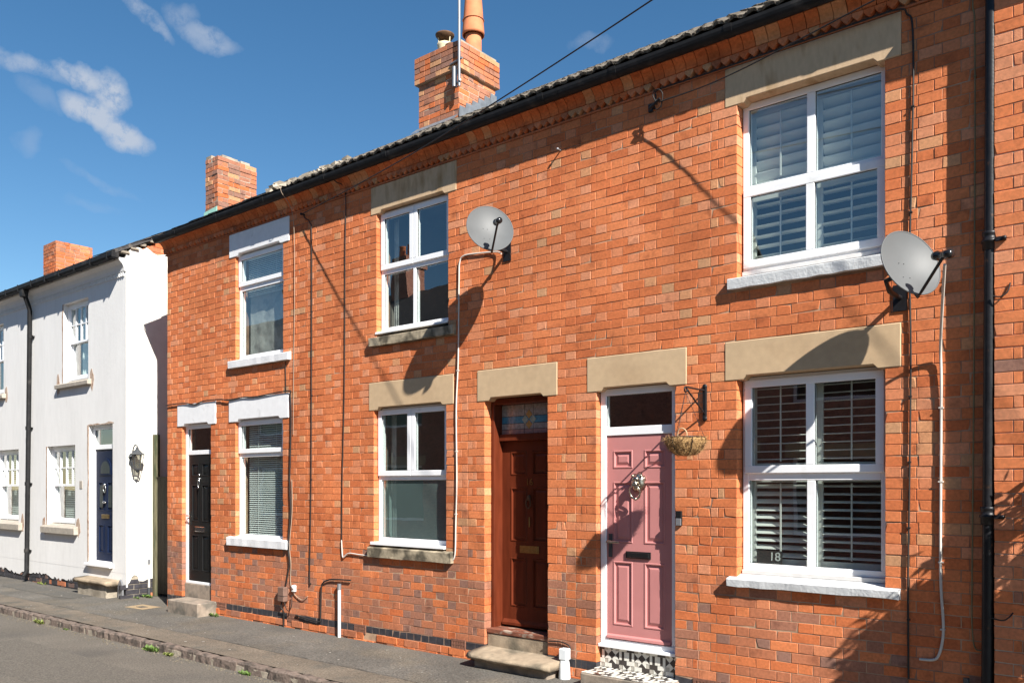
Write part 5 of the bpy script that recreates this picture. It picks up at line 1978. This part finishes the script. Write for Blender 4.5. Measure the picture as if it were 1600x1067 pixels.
obj('cable_tail', MB().tube(smooth([(-9.60, -.04, .345), (-9.55, -.05, .26), (-9.48, -.05, .24), (-9.43, -.05, .32), (-9.45, -.03, .45)]), .006, cable_black, 7), bx)
tag(obj('socket_cap', MB().lathe([(.028, 0), (.03, .02), (.026, .05), (.001, .055)], (-9.42, .0, .56), upvc_grey, 12, (0, -1, 0)).box(-9.445, -9.395, -.04, .0, .50, .56, upvc_grey), None), 'small pale plastic cap on wall right of brown cable box', 'cable cap')
bt = thing('cable_guard', 'white plastic cable boot on the pavement between the brown and pink doors', 'cable guard', (-4.92, -.08, 0))
mb = MB()
mb.lathe([(.060, 0), (.060, .03), (.056, .10), (.050, .16), (.042, .185)], (-4.92, -.075, 0), M('white_boot', (.66, .69, .71), .5, .05), 16)
obj('boot', mb, bt)
obj('sleeve', MB().box(-4.965, -4.875, -.115, -.03, .186, .300, MATS['white_boot']), bt, .008)

# ================================================================ SMALL THINGS AT THE PINK DOOR
hb = thing('basket_bracket', 'black wrought iron basket bracket right of the pink door', 'bracket', (-3.43, 0, 2.65))
mb = MB()
mb.box(-3.447, -3.413, -.022, .002, 2.515, 2.80, black_iron)
ball(mb, (-3.43, -.012, 2.80), .024, black_iron, 1, 1, .6)
ball(mb, (-3.43, -.012, 2.515), .024, black_iron, 1, 1, .6)
obj('plate', mb, hb, .003)
mb = MB()
mb.tube([(-3.43, -.02, 2.765), (-3.428, -.375, 2.765)], .008, black_iron, 8)
tw = [(-3.43, -.022 - .34 * t, 2.56 + .195 * t) for t in [i / 12 for i in range(13)]]
mb.tube(tw, [.009 if i % 2 else .0065 for i in range(13)], black_iron, 8)
hk = [(-3.427, -.375 - .022 * math.sin(a), 2.743 + .022 * math.cos(a)) for a in [math.pi * 1.5 * i / 10 for i in range(11)]]
mb.tube(hk, .007, black_iron, 8)
obj('arm', mb, hb)
bk = thing('hanging_basket', 'empty coconut-fibre hanging basket beside the pink door', 'hanging basket', (-3.427, -.375, 2.17))
bc = Vector((-3.427, -.378, 2.325))
mb = MB()
r = random.Random(21)
n = 30
prof = [(.012, -.150), (.065, -.143), (.110, -.118), (.140, -.080), (.158, -.035), (.162, .0), (.150, .004), (.120, -.05), (.04, -.09)]
v = []
for i, (rr, zz) in enumerate(prof):
    for k in range(n):
        a = 2 * math.pi * k / n
        q = rr * (1 + r.uniform(-.03, .03) + .035 * abs(math.sin(a * 4)))
        v.append((bc.x + q * math.cos(a), bc.y + q * math.sin(a), bc.z + zz + r.uniform(-.004, .004)))
mb.add(v, [(i * n + k, i * n + (k + 1) % n, (i + 1) * n + (k + 1) % n, (i + 1) * n + k) for i in range(len(prof) - 1) for k in range(n)], coir, True)
obj('liner', mb, bk)
mb = MB()
for i in range(2600):
    a = r.uniform(0, 2 * math.pi)
    t = r.random() ** .8
    zz = -.150 + .155 * t
    rr = .162 * math.sqrt(max(0, 1 - ((-zz) / .158) ** 2)) * 1.02
    p = bc + Vector((rr * math.cos(a), rr * math.sin(a), zz))
    nrm = Vector((math.cos(a), math.sin(a), -.2 + (1.0 if t > .93 else 0)))
    d = (nrm * r.uniform(.05, 1) + Vector((r.uniform(-1, 1), r.uniform(-1, 1), r.uniform(-1, 1))) * 1.0).normalized()
    L = r.uniform(.012, .034) * (1.7 if t > .8 else 1)
    s_ = d.cross(Vector((r.uniform(-1, 1), r.uniform(-1, 1), r.uniform(-1, 1)))).normalized() * .0009
    e = p + d * L + Vector((0, 0, -.004))
    mb.add([p - s_, p + s_, e + s_ * .5, e - s_ * .5], [(0, 1, 2, 3)], coir)
tag(obj('loose_fibre', mb, bk), kind='stuff')
mb = MB()
mb.tube([(bc.x + .160 * math.cos(2 * math.pi * i / 32), bc.y + .160 * math.sin(2 * math.pi * i / 32), bc.z + .006) for i in range(33)], .006, black_iron, 7, False)
for k in range(6):
    a = 2 * math.pi * k / 6 + .3
    mb.tube([(bc.x + q * 1.06 * math.cos(a), bc.y + q * 1.06 * math.sin(a), bc.z + z - .002) for q, z in prof[1:6]], .0035, black_iron, 6)
obj('wire_frame', mb, bk)
mb = MB()
top = Vector((-3.427, -.378, 2.722))
for k in range(3):
    a = 2 * math.pi * k / 3 + .55
    e = bc + Vector((.158 * math.cos(a), .158 * math.sin(a), .008))
    ns = 26
    for i in range(ns):
        p0, p1 = top.lerp(e, i / ns), top.lerp(e, (i + .8) / ns)
        mb.tube([p0, p1], .0032 if i % 2 else .0022, black_iron, 5)
obj('chain', mb, bk)
obj('dry_stem', MB().tube(smooth([bc + Vector((-.07, -.02, -.03)), bc + Vector((-.06, -.02, .06)), bc + Vector((-.02, -.02, .085)), bc + Vector((.02, -.02, .05)), bc + Vector((.022, -.02, -.02))]), .006, M('dry_stem', (.50, .34, .20), .8, .2), 7), bk)
db_ = thing('doorbell', 'black and silver camera doorbell right of the pink door', 'doorbell', (-3.685, 0, 1.55))
obj('body', MB().box(-3.715, -3.655, -.026, .0, 1.555, 1.690, black_gloss), db_, .004)
obj('face', MB().box(-3.712, -3.658, -.0285, -.02, 1.558, 1.622, galv), db_, .003)

# utility cover in the pavement
uc = thing('utility_cover', 'tan framed utility cover in the pavement near the alley', 'cover', (-12.95, -.30, 0))
mb = MB()
mb.add([(-13.22, -.47, pav(-.47) + .004), (-12.70, -.43, pav(-.43) + .004), (-12.72, -.12, pav(-.12) + .004), (-13.24, -.16, pav(-.16) + .004)], [(0, 1, 2, 3)], cover_m)
obj('frame', mb, uc)
obj('lid', MB().box(-13.06, -12.88, -.36, -.25, -.02, .004, iron_cover), uc)
# trodden gum and paint specks on the pavement
mb = MB()
r = random.Random(41)
for i in range(150):
    cx, cy = r.uniform(-17, -4.6), r.uniform(-1.45, -.08)
    rr = r.choice((.006, .008, .010, .014, .018))
    zz = pav(cy) + (.0005 if cy > -1.085 else .0045)
    n = 7
    mb.add([(cx + rr * r.uniform(.5, 1.2) * math.cos(2 * math.pi * k / n), cy + rr * r.uniform(.5, 1.2) * math.sin(2 * math.pi * k / n), zz + .004) for k in range(n)], [tuple(range(n))], gum)
tag(obj('gum_spots', mb), 'pale gum and paint specks scattered over the pavement', 'gum spots', kind='stuff')

# ================================================================ WEEDS
def weed(label, c, s, n, seed, mat):
    r = random.Random(seed)
    mb = MB()
    for i in range(n):
        a = r.uniform(0, 2 * math.pi)
        o = Vector((r.uniform(-1, 1) * s * 1.1, r.uniform(-.35, .35) * s * .5, 0))
        b = Vector(c) + o
        L = s * r.uniform(.25, .75)
        d = Vector((math.cos(a) * r.uniform(.3, 1), math.sin(a) * r.uniform(.2, .7), r.uniform(.3, 1.1))).normalized()
        w = Vector((-math.sin(a), math.cos(a), 0)) * L * r.uniform(.08, .22)
        m_ = b + d * L * .55
        t = b + d * L + Vector((0, 0, -L * .15))
        mb.add([b, m_ - w, t, m_ + w], [(0, 1, 2, 3)], mat)
    o = obj('weed', mb)
    return tag(o, label, 'weed', 'weeds along the kerb and wall foot')


weed('leafy weed at right foot of the concrete step under black door', (-11.26, -.12, 0), .13, 60, 1, leaf_m)
for i, (xx, s_, lab) in enumerate(((-13.35, .17, 'leftmost clump of grassy weed in the gutter by the kerb'), (-12.45, .07, 'tiny weed tuft in the gutter, second from the left'), (-10.05, .19, 'bright weed clump in the gutter opposite the black door step'), (-9.62, .12, 'weed clump in the gutter just right of the bright one'), (-8.02, .12, 'weed clump in the gutter opposite the white vent pipe'), (-6.98, .13, 'second last weed clump in the gutter towards the right'), (-6.72, .15, 'rightmost weed clump in the gutter by the kerb'))):
    weed(lab, (xx, -1.68, -.125), s_ * .75, 90, 10 + i, leaf_m if i % 3 else leaf_y)
weed('small weed beside the cream pipe at the white gable', (-13.98, .30, 0), .14, 50, 30, leaf_m)
weed('small weed at foot of white gable left of cream pipe', (-13.99, .12, 0), .09, 30, 31, leaf_m)
weed('weed between the stone doorstep and white cable boot', (-5.03, -.06, 0), .08, 40, 32, leaf_y)
weed('dry weed at foot of the black plinth left of navy door step', (-17.4, -.05, 0), .12, 40, 33, leaf_y)

# ================================================================ POTTED SHRUB beyond the right edge (its shadow falls on the wall)
sh = thing('potted_shrub', 'leafy shrub in a pot standing by the paler brick house', 'shrub', (-.15, -.5, 0))
mb = MB().lathe([(.16, 0), (.20, .30), (.22, .34), (.19, .34), (.18, .28)], (-.15, -.5, 0), terracotta, 18)
mb.lathe([(.18, .28), (.001, .30)], (-.15, -.5, 0), soil, 18)
obj('pot', mb, sh)
mb = MB()
r = random.Random(77)
mb.tube(smooth([(-.15, -.5, .25), (-.17, -.5, .8), (-.12, -.48, 1.4), (-.16, -.47, 2.0)]), .022, wood_dark, 8)
tips = []
for i in range(34):
    a, zz = r.uniform(0, 6.28), r.uniform(1.35, 1.95)
    e = Vector((-.15 + math.cos(a) * r.uniform(.15, .48), -.5 + math.sin(a) * r.uniform(.1, .28), zz + r.uniform(.1, .45)))
    mb.tube([(-.15, -.49, zz - .1), ((-.15 + e.x) / 2, (-.49 + e.y) / 2, (zz + e.z) / 2 + .05), e], [.009, .006, .003], wood_dark, 5)
    tips.append(e)
obj('trunk', mb, sh)
mb = MB()
for e in tips:
    for k in range(150):
        p = e + Vector((r.gauss(0, .085), r.gauss(0, .06), r.gauss(0, .10)))
        d = Vector((r.uniform(-1, 1), r.uniform(-1, 1), r.uniform(-.6, .8))).normalized()
        s_ = d.cross(Vector((r.uniform(-1, 1), r.uniform(-1, 1), r.uniform(-1, 1)))).normalized() * .017
        mb.add([p, p + d * .028 - s_, p + d * .070, p + d * .028 + s_], [(0, 1, 2, 3)], leaf_m)
obj('crown', mb, sh)

# ================================================================ TERRACE ACROSS THE STREET (seen in the window glass)
for i in range(6):
    xa = -33.7 + i * 6.2
    t = thing('opposite_house', ['leftmost', 'second', 'third', 'fourth', 'fifth', 'rightmost'][i] + ' brick house of the terrace across the street', 'house', (xa + 3, -10.6, 0), 'brick houses across the street')
    yq = -9.8
    ez, rz_ = (5.75, 8.6) if i < 4 else (5.2, 7.4)
    hs = [(xa + .7, xa + 1.6, 0, 2.6), (xa + 2.4, xa + 4.2, .9, 2.5), (xa + 2.4, xa + 4.2, 3.6, 5.0)]
    obj('wall', grid_faces(xa, xa + 6.19, -.1, ez, hs, yq, yq - .25, far_brick), t)
    for k, (a, b, c, d) in enumerate(hs):
        w = obj('door_frame' if k == 0 else 'window', bars(MB(), a, b, c, d, .07, yq - .16, yq - .10, upvc), t)
        obj('leaf' if k == 0 else 'pane', MB().box(a + .07, b - .07, yq - .15, yq - .13, c + .07, d - .07, navy if k == 0 else black_gloss), w)
        obj('lintel', MB().box(a - .12, b + .12, yq - .02, yq + .012, d, d + .25, stone), t)
    obj('roof', MB().prism([(yq + .25, ez - .05), (yq + .25, ez + .03), (yq - 3.4, rz_), (yq - 7.0, ez + .03), (yq - 7.0, ez - .05), (yq - 3.4, rz_ - .09)], xa, xa + 6.19, slate, axis='x'), t)
    if i >= 4:
        continue
    ck = obj('chimney', MB().box(xa - .4, xa + .4, yq - 3.8, yq - 3.0, rz_ - .9, rz_ + 1.1, far_brick).box(xa - .46, xa + .46, yq - 3.86, yq - 2.94, rz_ + .8, rz_ + .95, far_brick), t)
    for k in (-.2, .2):
        obj('chimney_pot', MB().lathe([(.12, 0), (.10, .45), (.12, .48), (.08, .48)], (xa + k, yq - 3.4, rz_ + 1.1), terracotta, 12), ck)

for ob_ in bpy.data.objects:
    if ob_.type == 'MESH' and ob_.parent is None and 'kind' not in ob_ and 'label' not in ob_:
        print('UNTAGGED', ob_.name)
